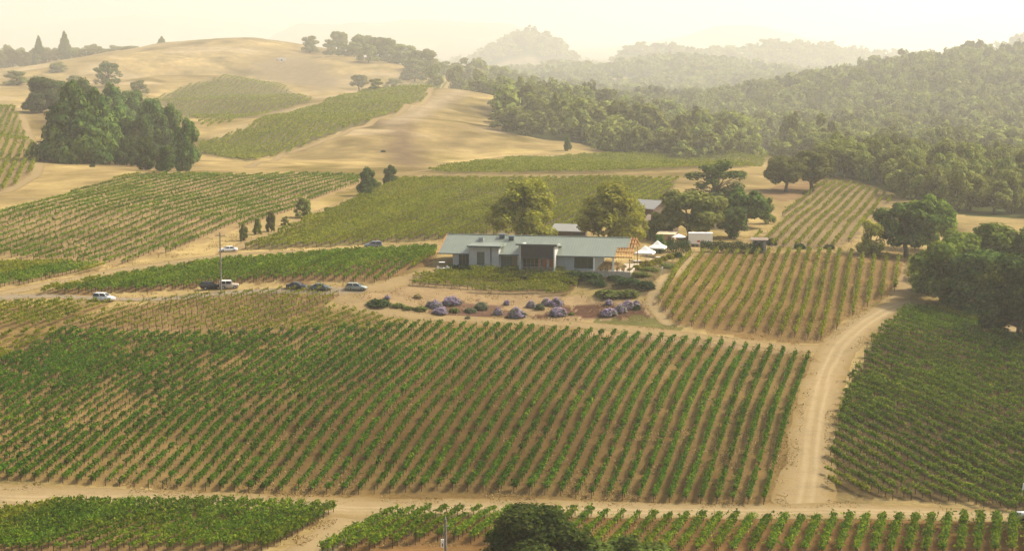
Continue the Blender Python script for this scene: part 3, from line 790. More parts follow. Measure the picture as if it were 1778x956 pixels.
def lobes_cards(C, R, nper, size, rng, up=.45, shell=.62, flat=.8):
    """leaf cards through every lobe; the outer part of each lobe is fuller"""
    P = []; B = []
    for c, r in zip(C, R):
        n = max(4, int(nper * (r / np.mean(R)) ** 2))
        d = rng.normal(size=(n, 3)); d /= np.linalg.norm(d, axis=1, keepdims=True)
        u = (shell + (1 - shell) * rng.uniform(size=(n, 1))) * np.where(rng.uniform(size=(n, 1)) < .2, rng.uniform(.2, 1, (n, 1)), 1)
        u *= 1 + .22 * (rng.uniform(size=(n, 1)) - .3)
        P.append(c + d * u * r * np.array([1, 1, flat])); B.append(d + np.array([0, 0, up]))
    P = np.concatenate(P); B = np.concatenate(B)
    return cards(P, size * rng.uniform(.55, 1.4, len(P)), B * 1.9, rng, .7, .55)

def limbs(mb, C, base_r, fork, rng, k=9, lean=(0, 0)):
    mb.tube([(0, 0, -.6), (lean[0] * .3, lean[1] * .3, fork * .5), (lean[0], lean[1], fork)], [base_r * 1.25, base_r * .9, base_r * .75], 8)
    idx = rng.permutation(len(C))[:k]
    for i in idx:
        c = C[i]; s = Vector((lean[0], lean[1], fork - .15)); e = Vector(c)
        m1 = s.lerp(e, .4) + Vector((rng.normal() * .25, rng.normal() * .25, .35)); m2 = s.lerp(e, .75) + Vector((rng.normal() * .2, rng.normal() * .2, .15))
        mb.tube([s, m1, m2, e], [base_r * .5, base_r * .33, base_r * .2, base_r * .06], 5)

def proto(kind, rng, n, size, mat, nl=26):
    """unit tree: height 10, crown width 10; returns crown mesh and trunk mesh"""
    mb = MB()
    if kind == 'oak':
        C = []; 
        for i in range(nl):
            a = rng.uniform(0, 2 * PI); t = rng.uniform(0, 1) ** .6
            zz = rng.beta(1.6, 1.5); rad = math.sqrt(max(0, 1 - (abs(zz - .38) / .68) ** 2.2))
            C.append((math.cos(a) * 3.9 * rad * (.35 + .65 * t), math.sin(a) * 3.9 * rad * (.35 + .65 * t), 2.4 + 6.5 * zz))
        C = np.array(C); R = rng.uniform(1.0, 1.75, nl) * (1.05 - .25 * (C[:, 2] > 7.5))
        limbs(mb, C, .42, 2.2, rng, 10, (rng.normal() * .3, rng.normal() * .3)); flat = .78
    elif kind == 'bushy':
        C = []
        for i in range(nl):
            a = rng.uniform(0, 2 * PI); t = rng.uniform(0, 1) ** .55; zz = rng.uniform(0, 1)
            rad = math.sqrt(max(0, 1 - max(0, zz - .3) ** 2 / .6)); C.append((math.cos(a) * 3.8 * rad * t, math.sin(a) * 3.8 * rad * t, 1.3 + 7.4 * zz))
        C = np.array(C); R = rng.uniform(1.1, 1.8, nl); limbs(mb, C, .3, 1.2, rng, 7); flat = .85
    elif kind == 'airy':
        C = []
        for i in range(nl):
            a = rng.uniform(0, 2 * PI); t = rng.uniform(.15, 1) ** .7; zz = rng.uniform(0, 1)
            rad = math.sin(PI * min(1, .22 + .68 * zz)) ** .8; C.append((math.cos(a) * 4.0 * rad * t, math.sin(a) * 4.0 * rad * t, 1.4 + 8.0 * zz))
        C = np.array(C); R = rng.uniform(.7, 1.25, nl); limbs(mb, C, .26, 3.0, rng, 16); flat = .95
    elif kind == 'conifer':
        C = []; R = []
        for i in range(nl):
            zz = (i + rng.uniform()) / nl; a = i * 2.399 + rng.normal() * .3; rad = 1.2 * (1 - zz) ** .72
            C.append((math.cos(a) * 3.7 * rad * rng.uniform(.55, 1.05), math.sin(a) * 3.7 * rad * rng.uniform(.55, 1.05), .9 + 8.8 * zz)); R.append(.35 + 1.45 * rad)
        C = np.array(C); R = np.array(R); limbs(mb, C, .34, 5.5, rng, 6); flat = .62
    elif kind == 'column':
        C = []; R = []
        for i in range(nl):
            zz = (i + rng.uniform()) / nl; a = rng.uniform(0, 2 * PI); rad = 1.22 * (1 - zz ** 2.6) ** .5 * (.7 + .3 * min(1, zz * 4)); t = rng.uniform(.35, 1)
            C.append((math.cos(a) * 3.4 * rad * t, math.sin(a) * 3.4 * rad * t, .8 + 8.4 * zz)); R.append(rng.uniform(1.0, 1.6))
        C = np.array(C); R = np.array(R); limbs(mb, C, .3, 4, rng, 6); flat = 1.0
    V, F = lobes_cards(C, R * (.92 if kind in ('oak', 'bushy') else 1), n / nl, size, rng, .5 if kind != 'conifer' else .2, .74, flat)
    return mesh_np(kind + '_crown', V, F, mat), mb.mesh(kind + '_trunk', BARK), (V, F)

rt = np.random.default_rng(5)
PROTO = {}
for kind, mat, cnt, n, size, nl in [('oak', 'oak', 3, 9000, .30, 34), ('oak', 'grey', 2, 9000, .29, 34), ('oak', 'dark', 2, 8000, .31, 32), ('airy', 'yel', 2, 9000, .22, 70),
                                ('airy', 'dark', 2, 3600, .26, 44), ('conifer', 'dark', 2, 8000, .30, 54), ('column', 'dark', 3, 7000, .30, 30), ('column', 'grey', 1, 5000, .32, 26), ('bushy', 'dark', 2, 4000, .34, 26), ('bushy', 'grey', 2, 3600, .34, 24),
                                ('bushy', 'forest', 4, 3200, .36, 24), ('oak', 'forest', 4, 3600, .35, 28), ('bushy', 'yel', 2, 3000, .34, 22)]:
    PROTO[(kind, mat)] = [proto(kind, rt, n, size, TM[mat], nl) for _ in range(cnt)]
PROTO[('bushy', 'oak')] = [proto('bushy', rt, 10000, .29, TM['oak'], 36) for _ in range(3)]
PROTO[('full', 'dark')] = [proto('bushy', rt, 10000, .29, TM['dark'], 36) for _ in range(3)]

def plant_tree(name, x, y, h, wd, kind, mat, label, group=None, rz=None, dz=-.1, cat='tree'):
    crown, trunk, _ = PROTO[(kind, mat)][int(rt.integers(len(PROTO[(kind, mat)])))]
    r = empty(name, (x, y, float(ground(x, y)) + dz), rt.uniform(0, 2 * PI) if rz is None else rz)
    r.scale = (wd / 10, wd / 10, h / 10)
    tag(r, label, cat, group)
    link('trunk', trunk, r); link('crown', crown, r)
    return r

def tree_px(name, bx, by, topy, wpx, kind, mat, label, group=None, d=None, cat='tree'):
    """base at photo (bx, by) on the ground, or at depth d where something stands in front of it"""
    if d is None: p = hit(bx, by); dd = project(p)[0, 2]
    else:
        d = DS(d) if d > 660 else d; p = at_d(bx, by, d); dd = d
    g = float(ground(p[0], p[1])); q = project(np.array([p[0], p[1], g]))[0]
    h = (q[1] - topy) * q[2] / FPX / .985
    return plant_tree(name, p[0], p[1], h, wpx * q[2] / FPX * 1.02, kind, mat, label, group, cat=cat)

NEAR = [
 # by the house
 ('sycamore_tree', 912, 402, 316, 138, 'airy', 'yel', 'tall airy yellow-green tree behind the left half of the house roof', None, 440),
 ('sycamore_tree', 1062, 402, 322, 142, 'airy', 'yel', 'broad yellow-green tree between the house roof and the barns', None, 440),
 ('oak_tree', 1200, 414, 318, 122, 'oak', 'grey', 'big grey-green oak behind the white box trailer', None, 462),
 ('oak_tree', 1270, 414, 356, 68, 'bushy', 'dark', 'round dark green tree above the long hedge', None, None),
 ('oak_tree', 1294, 398, 324, 92, 'oak', 'dark', 'dark oak rising behind the round tree by the hedge', None, 490),
 ('oak_tree', 1243, 352, 280, 128, 'airy', 'dark', 'sparse dark oak with an open spreading crown behind the barns', None, 560),
 ('shrub_tree', 1334, 386, 340, 30, 'bushy', 'grey', 'thin grey-green tree at the edge of the pale slope', None, 500),
 ('yard_tree', 1098, 404, 348, 66, 'airy', 'yel', 'yellow-green tree in front of the brown barns', None, 452),
 ('yard_tree', 1142, 408, 366, 44, 'bushy', 'grey', 'small grey-green tree beside the tan shed', None, 458),
 # grove on the track
 ('oak_tree', 1364, 333, 264, 76, 'oak', 'grey', 'oak with a bare trunk at the left end of the grove', 'oaks of the grove by the pale slope', None),
 ('oak_tree', 1410, 332, 252, 84, 'oak', 'grey', 'oak with two bare trunks in the middle of the grove', 'oaks of the grove by the pale slope', None),
 ('oak_tree', 1446, 308, 236, 92, 'oak', 'grey', 'taller oak at the back of the grove above the pale slope', 'oaks of the grove by the pale slope', None),
 ('oak_tree', 1425, 290, 222, 74, 'oak', 'grey', 'grey oak topping the grove from behind', 'oaks of the grove by the pale slope', None),
 # right
 ('yellow_tree', 1513, 444, 378, 58, 'bushy', 'yel', 'small yellowing tree beside the paired oaks right of the pale slope', None, None),
 ('oak_tree', 1574, 446, 342, 118, 'oak', 'dark', 'dark oak just right of the small yellowing tree', None, None),
 ('oak_tree', 1614, 436, 332, 96, 'oak', 'oak', 'oak with a sunlit right side behind the dark oak', None, 462),
 ('oak_tree', 1634, 528, 412, 128, 'bushy', 'oak', 'front left oak of the big clump beside the dirt road', 'oaks of the big clump on the right', None),
 ('oak_tree', 1700, 552, 434, 146, 'full', 'dark', 'front middle oak of the big clump overhanging the dirt road', 'oaks of the big clump on the right', None),
 ('oak_tree', 1768, 582, 440, 150, 'full', 'dark', 'large oak of the big clump cut by the right picture edge', 'oaks of the big clump on the right', None),
 ('oak_tree', 1655, 500, 398, 110, 'bushy', 'oak', 'left back oak of the big clump, above the front ones', 'oaks of the big clump on the right', 412),
 ('oak_tree', 1722, 505, 384, 128, 'bushy', 'oak', 'middle back oak with a yellowish top in the big clump', 'oaks of the big clump on the right', 416),
 ('oak_tree', 1785, 515, 392, 120, 'bushy', 'oak', 'right back oak of the big clump by the picture edge', 'oaks of the big clump on the right', 412),
 ('oak_tree', 1850, 600, 440, 150, 'full', 'dark', 'oak of the big clump beyond the picture edge', 'oaks of the big clump on the right', None),
 ('oak_tree', 1668, 536, 446, 96, 'bushy', 'oak', 'low rounded oak filling the front of the big clump', 'oaks of the big clump on the right', None),
 ('oak_tree', 1738, 560, 452, 104, 'bushy', 'oak', 'olive oak low between the two large front oaks', 'oaks of the big clump on the right', None),
 ('oak_tree', 1606, 508, 432, 70, 'bushy', 'oak', 'small olive oak at the left end of the big clump', 'oaks of the big clump on the right', None),
 # foreground
 ('foreground_tree', 936, 1035, 866, 232, 'oak', 'dark', 'big dark tree in front of the dirt road at the bottom', None, 214),
 ('foreground_tree', 1096, 1085, 922, 244, 'oak', 'mid', 'light green treetop at the bottom edge right of the big dark tree', None, 203),
 # by the left farm track
 ('track_tree', 638, 340, 292, 40, 'column', 'dark', 'larger dark tree of the pair where the tracks meet', None, None),
 ('track_tree', 678, 321, 287, 29, 'column', 'dark', 'smaller dark tree of the pair where the tracks meet', None, None),
 ('track_tree', 656, 334, 312, 24, 'bushy', 'grey', 'low grey-green bush at the foot of the larger dark tree', None, None),
 ('track_tree', 527, 378, 340, 38, 'bushy', 'grey', 'brownish round tree beside the farm track', None, None),
 ('track_tree', 471, 402, 366, 22, 'column', 'grey', 'slim young tree below the brownish round tree', None, None),
 ('track_tree', 448, 407, 378, 20, 'column', 'grey', 'middle young tree of the row along the farm track', None, None),
 ('track_tree', 423, 418, 388, 18, 'column', 'grey', 'lowest young tree near the white car on the farm track', None, None),
 ('track_tree', 495, 392, 374, 17, 'bushy', 'grey', 'low round bush between the young trees on the track', None, None),
 # conifer clump on the left
 ('conifer_tree', 128, 282, 140, 128, 'conifer', 'dark', 'large dark conifer at the front of the left clump', 'trees of the dark clump on the left', None),
 ('conifer_tree', 168, 272, 152, 92, 'conifer', 'dark', 'second conifer with a sunlit right side beside the large one', 'trees of the dark clump on the left', 690),
 ('clump_tree', 72, 196, 134, 81, 'full', 'dark', 'dark round tree at the back left of the dark clump', 'trees of the dark clump on the left', None),
 ('clump_tree', 220, 287, 232, 42, 'full', 'dark', 'small tree with a visible trunk at the clump foot', 'trees of the dark clump on the left', None),
 ('clump_tree', 254, 295, 240, 44, 'column', 'dark', 'small round tree second along the clump foot', 'trees of the dark clump on the left', None),
 ('clump_tree', 289, 300, 252, 44, 'full', 'dark', 'small dark tree third along the clump foot', 'trees of the dark clump on the left', None),
 ('clump_tree', 326, 297, 208, 54, 'column', 'dark', 'tall tree at the right end of the dark clump', 'trees of the dark clump on the left', None),
 ('clump_tree', 300, 290, 186, 66, 'column', 'dark', 'tall tree next to the right end of the dark clump', 'trees of the dark clump on the left', 720),
 ('clump_tree', 268, 278, 168, 71, 'full', 'dark', 'tall tree in the right half of the dark clump', 'trees of the dark clump on the left', 735),
 ('clump_tree', 232, 262, 150, 71, 'full', 'dark', 'tall tree in the middle of the dark clump', 'trees of the dark clump on the left', 790),
 ('clump_tree', 196, 248, 148, 68, 'column', 'dark', 'tall tree behind the second conifer', 'trees of the dark clump on the left', 770),
 ('clump_tree', 145, 225, 140, 66, 'column', 'dark', 'tree top behind the large conifer', 'trees of the dark clump on the left', 800),
 ('clump_tree', 248, 285, 205, 62, 'column', 'dark', 'broad tree above the small foot trees', 'trees of the dark clump on the left', 712),
 ('clump_tree', 105, 205, 140, 54, 'full', 'dark', 'dark tree between the back left tree and the large conifer', 'trees of the dark clump on the left', 840),
 ('clump_tree', 205, 275, 186, 74, 'column', 'dark', 'broad tree filling the middle of the clump', 'trees of the dark clump on the left', 712),
 ('clump_tree', 275, 290, 196, 67, 'column', 'dark', 'broad tree right of the middle of the clump', 'trees of the dark clump on the left', 716),
 ('clump_tree', 160, 262, 158, 74, 'column', 'dark', 'broad tree behind the sunlit conifer', 'trees of the dark clump on the left', 745),
 # golden hill
 ('hill_tree', 187, 150, 108, 62, 'airy', 'dark', 'bare branching oak on the golden hill above the dark clump', None, None),
 ('hill_tree', 240, 165, 138, 42, 'bushy', 'grey', 'grey round tree right of the bare branching oak', None, None),
 ('hill_tree', 100, 126, 107, 40, 'bushy', 'grey', 'low bush on the golden hill below the far treeline', None, None),
 ('hill_tree', 30, 148, 122, 60, 'bushy', 'grey', 'low grey scrub at the left edge of the golden hill', None, None),
 ('hill_tree', 130, 150, 130, 34, 'bushy', 'grey', 'low bush just behind the dark clump', None, None),
 ('ridge_tree', 538, 92, 62, 38, 'bushy', 'grey', 'first round tree on the golden ridge', 'trees along the golden ridge', None),
 ('ridge_tree', 588, 92, 50, 38, 'oak', 'grey', 'tallest round oak on the golden ridge', 'trees along the golden ridge', 1252),
 ('ridge_tree', 574, 93, 68, 36, 'bushy', 'grey', 'small tree left of the tallest ridge oak', 'trees along the golden ridge', 1235),
 ('ridge_tree', 630, 92, 55, 46, 'oak', 'grey', 'spreading oak right of the tallest ridge oak', 'trees along the golden ridge', 1244),
 ('ridge_tree', 662, 104, 60, 62, 'oak', 'grey', 'broad oak in the middle of the ridge line', 'trees along the golden ridge', 1219),
 ('ridge_tree', 700, 112, 76, 60, 'bushy', 'grey', 'broad dark mass of a tree on the falling ridge', 'trees along the golden ridge', 1202),
 ('ridge_tree', 735, 122, 80, 56, 'oak', 'grey', 'rounded tree low on the falling ridge', 'trees along the golden ridge', 1185),
 ('ridge_tree', 640, 108, 74, 44, 'bushy', 'grey', 'tree in front of the broad ridge oak', 'trees along the golden ridge', 1194),
 ('ridge_tree', 720, 142, 100, 52, 'bushy', 'grey', 'dark round tree behind the vineyard strip top', 'trees along the golden ridge', None),
 ('ridge_tree', 752, 146, 110, 46, 'bushy', 'grey', 'tree at the top right end of the vineyard strip', 'trees along the golden ridge', 1085),
 ('ridge_tree', 790, 152, 112, 48, 'bushy', 'grey', 'tree behind the top of the bare hill', 'trees along the golden ridge', 1068),
 ('ridge_tree', 830, 160, 118, 50, 'bushy', 'grey', 'tree right of the bare hill top, in the haze', 'trees along the golden ridge', 1052),
 ('hill_tree', 624, 158, 126, 36, 'oak', 'grey', 'dark tree on the golden slope above the vineyard strip', None, None),
 ('hill_tree', 652, 158, 136, 34, 'bushy', 'grey', 'low tree right of the dark tree above the strip', None, None),
 ('hill_tree', 684, 152, 136, 38, 'bushy', 'grey', 'low bush nearest the strip top on the golden slope', None, None),
 ('hill_tree', 860, 166, 138, 28, 'bushy', 'dark', 'dark tree on the right shoulder of the bare hill', None, None),
 ('hill_tree', 882, 174, 158, 20, 'bushy', 'dark', 'small bush beside the dark tree on the bare hill', None, None),
 ('hill_tree', 986, 262, 237, 18, 'column', 'dark', 'small upright bush at the foot of the forest clump', None, None),
 # far treeline on the left
 ('pine_tree', 113, 106, 54, 24, 'conifer', 'dark', 'tallest pine of the far left treeline', 'trees of the far left treeline', 1262),
 ('pine_tree', 68, 104, 62, 22, 'conifer', 'dark', 'second pine of the far left treeline', 'trees of the far left treeline', 1262),
 ('pine_tree', 281, 84, 63, 16, 'conifer', 'dark', 'lone small pine on the left ridge of the golden hill', 'trees of the far left treeline', 1294),
]
for k, (x, y, top, w_) in enumerate([(598, 96, 74, 34), (615, 98, 72, 36), (650, 106, 78, 36), (678, 112, 82, 38), (716, 122, 92, 40), (748, 132, 98, 42), (770, 140, 106, 40), (690, 124, 98, 34), (735, 138, 108, 36), (812, 152, 118, 40), (846, 160, 128, 36)]):
    NEAR.append(('ridge_tree', x, y, top, w_, 'bushy', 'grey', 'low rounded tree filling the ridge line between the taller oaks', 'low trees along the golden ridge', 1225 - 3 * k))
for k, x in enumerate(range(-30, 240, 21)):
    NEAR.append(('treeline_tree', x, 112 - x * .06, [84, 80, 77, 82, 86, 80, 83, 78, 84, 74, 82, 76, 78][k % 13] + (x > 150) * 2, 40, 'bushy', 'grey', 'rounded grey-green tree in the hazy far left treeline', 'trees of the far left treeline', 1285 + 20 * (k % 4)))
    NEAR.append(('treeline_tree', x + 10, 110 - x * .09, [90, 86, 84, 88, 83][k % 5] - x * .02, 34, 'bushy', 'forest', 'lower round tree in front of the hazy far left treeline', 'low trees of the far left treeline', 1262))
TM['mid'] = leaf_mat('bright_leaf', T_YEL, .3, .15)
PROTO[('oak', 'mid')] = [proto('oak', rt, 16000, .2, leaf_mat('fresh_leaf', [(.1, (.03, .05, .012)), (.5, (.075, .11, .022)), (.8, (.12, .155, .03)), (1.0, (.2, .2, .05))], .3, .1), 40)]
fgp = proto('bushy', rt, 46000, .17, leaf_mat('backlit_oak_leaf', [(.1, (.012, .024, .006)), (.5, (.036, .058, .012)), (.8, (.088, .10, .018)), (1.0, (.17, .145, .03))], .3, .1), 60)  # leaf colours darkened so the crown looks backlit
for t in NEAR:
    if t[0] == 'foreground_tree' and t[6] == 'dark':
        keep = PROTO[('oak', 'dark')]; PROTO[('oak', 'dark')] = [fgp]; tree_px(*t[:9], d=t[9]); PROTO[('oak', 'dark')] = keep
    else:
        tree_px(*t[:9], d=t[9])

# ------------------------------------------------------------------ forest: nearest trees one by one, the rest as one wood
def scatter(cell, dmin, dmax, seed):
    r = np.random.default_rng(seed); P = []
    ys = np.arange(dmin - 40, dmax + 40, cell)
    for y in ys:
        w = y * .345 + 20
        xs = np.arange(-w, w, cell)
        P.append(np.stack([xs + r.uniform(-.42, .42, len(xs)) * cell, y + r.uniform(-.42, .42, len(xs)) * cell], 1))
    P = np.concatenate(P); z = ground(P[:, 0], P[:, 1])
    q = project(np.c_[P, z])
    m = (q[:, 2] > dmin) & (q[:, 2] <= dmax) & (q[:, 0] > -60) & (q[:, 0] < 1850) & forest_mask(P[:, 0], P[:, 1], z)
    return np.c_[P, z][m], q[m]
A, qa = scatter(9.6, 540, 1000, 1); Bf, qb = scatter(17.0, 1000, 2350, 2); Cf, qc = scatter(36.0, 2350, 7300, 3)
szA = np.random.default_rng(8)
sA = np.interp(qa[:, 2], DS(np.arange(500., 2100, 50)), DS(np.arange(500., 2100, 50)) / np.arange(500., 2100, 50))
hA = szA.uniform(9, 15, len(A)) * sA; wA = szA.uniform(8.5, 14.5, len(A)) * sA
order = np.argsort(qa[:, 2])
inframe = [i for i in order if 0 < qa[i, 0] < 1778 and qa[i, 1] > 60]
own = inframe[:190]; ownset = set(own)
for i in own:
    x, y = A[i, :2]; kk = ('bushy', 'oak')[int(szA.integers(2))]
    px, py, d = qa[i]
    if px < 1200: lab = 'grey-green tree in the forest clump at the foot of the bare hill'; g = 'trees of the middle forest clump'
    elif px < 1500: lab = 'hazy green tree in the woods behind the oak grove'; g = 'trees of the woods behind the grove'
    else: lab = 'rounded green tree in the woods at the foot of the right hill'; g = 'trees at the foot of the right hill'
    plant_tree('forest_tree', x, y, hA[i] * 1.15, wA[i], kk, 'forest', lab, g)
low = [proto(('bushy', 'oak')[k % 2], szA, n, s, None, nl)[2] for k, (n, s, nl) in enumerate([(620, .62, 16)] * 6 + [(260, .95, 12)] * 6 + [(120, 1.4, 9)] * 6)]
Vs = []; Fs = []; Ts = []; nv = 0
for S, off, hr, wr in ((A[[i for i in range(len(A)) if i not in ownset]], 0, (8, 18), (9, 18)), (Bf, 0, (12, 30), (14, 31)), (Cf, 6, (18, 46), (30, 62))):
    for x, y, z in S:
        V, F = low[off + int(szA.integers(6))]
        a = szA.uniform(0, 2 * PI); w = szA.uniform(*wr) / 10; h = szA.uniform(*hr) / 10
        c, s = math.cos(a) * w, math.sin(a) * w
        W = np.stack([V[:, 0] * c - V[:, 1] * s + x, V[:, 0] * s + V[:, 1] * c + y, V[:, 2] * h + z - .8], 1)
        Vs.append(W.astype(np.float32)); Fs.append(F + nv); nv += len(V); Ts.append(np.full(len(V), szA.uniform(), np.float32))
me = mesh_np('forest', np.concatenate(Vs), np.concatenate(Fs), TM['far'])
tn = me.attributes.new('tone', 'FLOAT', 'POINT'); tn.data.foreach_set('value', np.concatenate(Ts))
tag(link('forest', me), kind='stuff')
print('FOREST', len(A), len(Bf), len(Cf), nv)
# ------------------------------------------------------------------ the house
M_ROOF = plain('sage_metal_roof', (.195, .228, .185), .42, .35, .06, .5, .5)
M_TRIM = plain('slate_trim', (.085, .115, .125), .5, .2, .1)
M_WALL = plain('pale_grey_stucco', (.44, .44, .42), .9, 0, .08, 1.5, .2, .15)
M_WALL2 = plain('blue_grey_board', (.30, .335, .345), .8, 0, .08, 1.5, .2)
M_WOOD = plain('orange_cedar', (.40, .20, .07), .7, 0, .2, 4, .2)
M_RED = plain('rust_wood', (.58, .17, .045), .6, 0, .25, 4, .3)
M_TAN = plain('tan_blind', (.24, .17, .075), .8, 0, .15, 3)
M_STONE = plain('pale_stone_wall', (.40, .35, .275), .95, 0, .25, 3, .15, .6)
M_GLASS = glass_mat('dark_window_glass'); M_GLASS2 = glass_mat('green_window_glass', (.07, .10, .085), .1)
M_SCREEN = plain('charcoal_slats', (.065, .068, .068), .6, .1, .15)
M_WHITE = plain('white_paint', (.76, .75, .71), .6, 0, .05)
M_DARK = plain('dark_interior', (.03, .026, .022), .9, 0, .3)
M_GREY = plain('galvanised_grey', (.33, .34, .335), .5, .4, .1)
TH = math.radians(11)
HP = hit(870, 467); UD = np.array([math.cos(TH), -math.sin(TH), 0]); WD = np.array([math.sin(TH), math.cos(TH), 0])
HO = HP - UD * 14.5
def hloc(u, w, z=0.0): return tuple(HO + UD * u + WD * w + np.array([0, 0, z]))
house = empty('house', tuple(HO), -TH)
tag(house, 'long low grey house with a sage green metal roof and orange pergola end', 'house')
def rz_(w): return 3.5 + (w + .8) * 3.4 / 9.2 if w <= 8.4 else 6.9 - (w - 8.4) * 3.4 / 9.2
def slab(mb, u0, u1, w0, w1, t=.16, m=0):
    mb.hexa([(u0, w0, rz_(w0) - t), (u1, w0, rz_(w0) - t), (u1, w1, rz_(w1) - t), (u0, w1, rz_(w1) - t), (u0, w0, rz_(w0)), (u1, w0, rz_(w0)), (u1, w1, rz_(w1)), (u0, w1, rz_(w1))], m)
# roof
b = MB(); slab(b, 0, 40.7, -.8, 3.6); slab(b, 0, 43.3, 3.603, 8.4); slab(b, 0, 43.3, 8.403, 17.6)
u = .25
while u < 43.2:
    w0 = -.78 if u < 40.6 else 3.65
    b.bar((u, w0, rz_(w0) + .03), (u, 8.38, rz_(8.38) + .03), .05, .07)
    b.bar((u, 8.42, rz_(8.42) + .03), (u, 17.5, rz_(17.5) + .03), .05, .07); u += .62
b.bar((-.02, 8.4, 6.96), (43.32, 8.4, 6.96), .36, .10)
roof = b.build('roof', M_ROOF, house)
b = MB(); b.bar((0, -.90, 3.39), (40.72, -.90, 3.39), .14, .24); b.build('gutter', M_TRIM, house)
b = MB(); b.bar((-.12, -.9, rz_(-.9) - .06), (-.12, 8.4, rz_(8.4) - .06), .16, .34); b.bar((-.12, 8.4, rz_(8.4) - .06), (-.12, 17.6, rz_(17.6) - .06), .16, .34)
for k in range(7):
    w = -.4 + k * 1.35; b.bar((-.5, w, rz_(w) - .22), (3.0, w, rz_(w) - .22), .12, .18)
b.build('rake_board', M_WOOD, house)
# walls
b = MB()
def wall(u0, u1, z0, z1, w=0.0, t=.25): b.box(u0, u1, w, w + t, z0, z1)
wall(3.2, 4.6, -1, 3.45); wall(4.6, 7.0, -1, .25); wall(4.6, 7.0, 3.15, 3.45); wall(7.0, 7.4, -1, 3.45)
wall(14.2, 14.5, -1, 3.45); wall(14.5, 18.3, -1, .4); wall(14.5, 18.3, 3.1, 3.45); wall(18.3, 19.2, -1, 3.45)
b.box(3.2, 3.45, .25, 16.8, -1, 3.6); b.poly([(3.21, .25, 3.6), (3.21, 16.8, 3.6), (3.21, 8.4, 6.7)]); b.box(3.2, 36, 16.55, 16.8, -1, 3.6)
b.build('wall', M_WALL, house)
b = MB(); wall(27.4, 31.4, -1.6, 3.45); wall(31.4, 36.0, -1.8, .55); wall(31.4, 36.0, 3.15, 3.45); b.box(35.8, 36.0, .26, 16.5, -1, 3.45); b.box(29.3, 29.36, -.04, -.001, 0, 3.3)
tag(b.build('side_wall', M_WALL2, house), 'blue-grey boarded wall')
def window(u0, u1, z0, z1, w, nx, nz, gl=None, fm=None, nm='window'):
    f = MB(); t = .09
    f.box(u0, u1, w, w + .12, z0, z0 + t); f.box(u0, u1, w, w + .12, z1 - t, z1)
    f.box(u0, u0 + t, w, w + .12, z0 + t, z1 - t); f.box(u1 - t, u1, w, w + .12, z0 + t, z1 - t)
    for i in range(1, nx): x = u0 + (u1 - u0) * i / nx; f.box(x - .03, x + .03, w + .01, w + .1, z0 + t, z1 - t)
    for i in range(1, nz): z = z0 + (z1 - z0) * i / nz; f.box(u0 + t, u1 - t, w + .02, w + .09, z - .03, z + .03)
    fo = f.build(nm, fm or M_TRIM, house)
    g = MB(); g.box(u0 + t, u1 - t, w + .055, w + .075, z0 + t, z1 - t); g.build('pane', gl or M_GLASS, fo)
    return fo
window(4.6, 7.0, .25, 3.15, .06, 3, 1); window(14.5, 17.1, .4, 3.1, .06, 4, 2, M_GLASS2); window(31.4, 36.0, .55, 3.15, .06, 3, 1)
b = MB(); b.box(17.12, 18.3, .06, .2, .4, 3.1); b.build('blind', M_TAN, house)
# left bay
b = MB(); b.box(7.4, 9.1, -1.2, -.95, -1, 5.12); b.box(9.1, 10.9, -1.2, -.95, -1, .95); b.box(9.1, 10.9, -1.2, -.95, 4.0, 5.12); b.box(10.9, 14.2, -1.2, -.95, -1, 5.12)
b.box(7.4, 7.65, -.949, 5, 0, 5.10); b.box(13.95, 14.2, -.949, 5, 0, 5.10)
for k in range(1, 9): x = 7.4 + k * .75; b.box(x - .02, x + .02, -1.225, -1.201, -.5, .9 if 9 < x < 11 else 5.1)
b.build('bay_wall', M_WALL, house)
window(9.1, 10.9, .95, 4.0, -1.14, 2, 4, M_GLASS2)
b = MB(); b.hexa([(7.0, -1.9, 5.14), (14.75, -1.9, 5.14), (14.75, 4.9, 5.0), (7.0, 4.9, 5.0), (7.0, -1.9, 5.46), (14.75, -1.9, 5.46), (14.75, 4.9, 5.55), (7.0, 4.9, 5.55)])
br = b.build('bay_roof', M_ROOF, house)
b = MB(); b.box(6.95, 14.8, -2.0, -1.903, 5.1, 5.44); b.build('fascia', M_TRIM, br)
b = MB(); b.tube([(12.4, -1.32, 5.1), (12.4, -1.32, -.4)], [.13, .13], 8); dp = b.build('downpipe', M_TRIM, house)
b = MB(); b.box(12.2, 12.6, -1.55, -1.36, 1.15, 1.65); b.build('meter_box', M_GREY, dp)
# right bay
for q in ((19.2, 19.65, -3.0, 3.6, -1, 5.85), (27.1, 27.4, -3.0, 5.0, -1.5, 5.6)): b = MB(); b.box(*q); b.build('bay_wall', M_WALL, house)
b = MB(); b.box(27.401, 27.43, -.2, .2, 1.6, 2.9); b.build('window', M_SCREEN, house)
b = MB(); b.hexa([(18.6, -3.6, 6.0), (28.0, -3.6, 6.0), (28.0, 5.2, 4.95), (18.6, 5.2, 4.95), (18.6, -3.6, 6.3), (28.0, -3.6, 6.3), (28.0, 5.2, 5.25), (18.6, 5.2, 5.25)])
for k in range(15): x = 18.9 + k * .63; b.bar((x, -3.55, 6.33), (x, 5.0, 5.31), .05, .07)
br = b.build('bay_roof', M_ROOF, house)
b = MB(); b.box(18.55, 28.05, -3.7, -3.603, 5.95, 6.28); b.build('fascia', M_TRIM, br)
b = MB(); b.box(19.65, 27.1, -2.80, -2.72, 3.1, 5.95)
for k in range(14): z = 3.2 + k * .2; b.box(19.66, 27.09, -2.90, -2.81, z, z + .1)
b.box(19.65, 27.1, -2.95, -2.71, 2.9, 3.09)
b.build('slatted_screen', M_SCREEN, house)
window(19.65, 23.3, .02, 2.9, -.6, 4, 2, None, M_GREY)
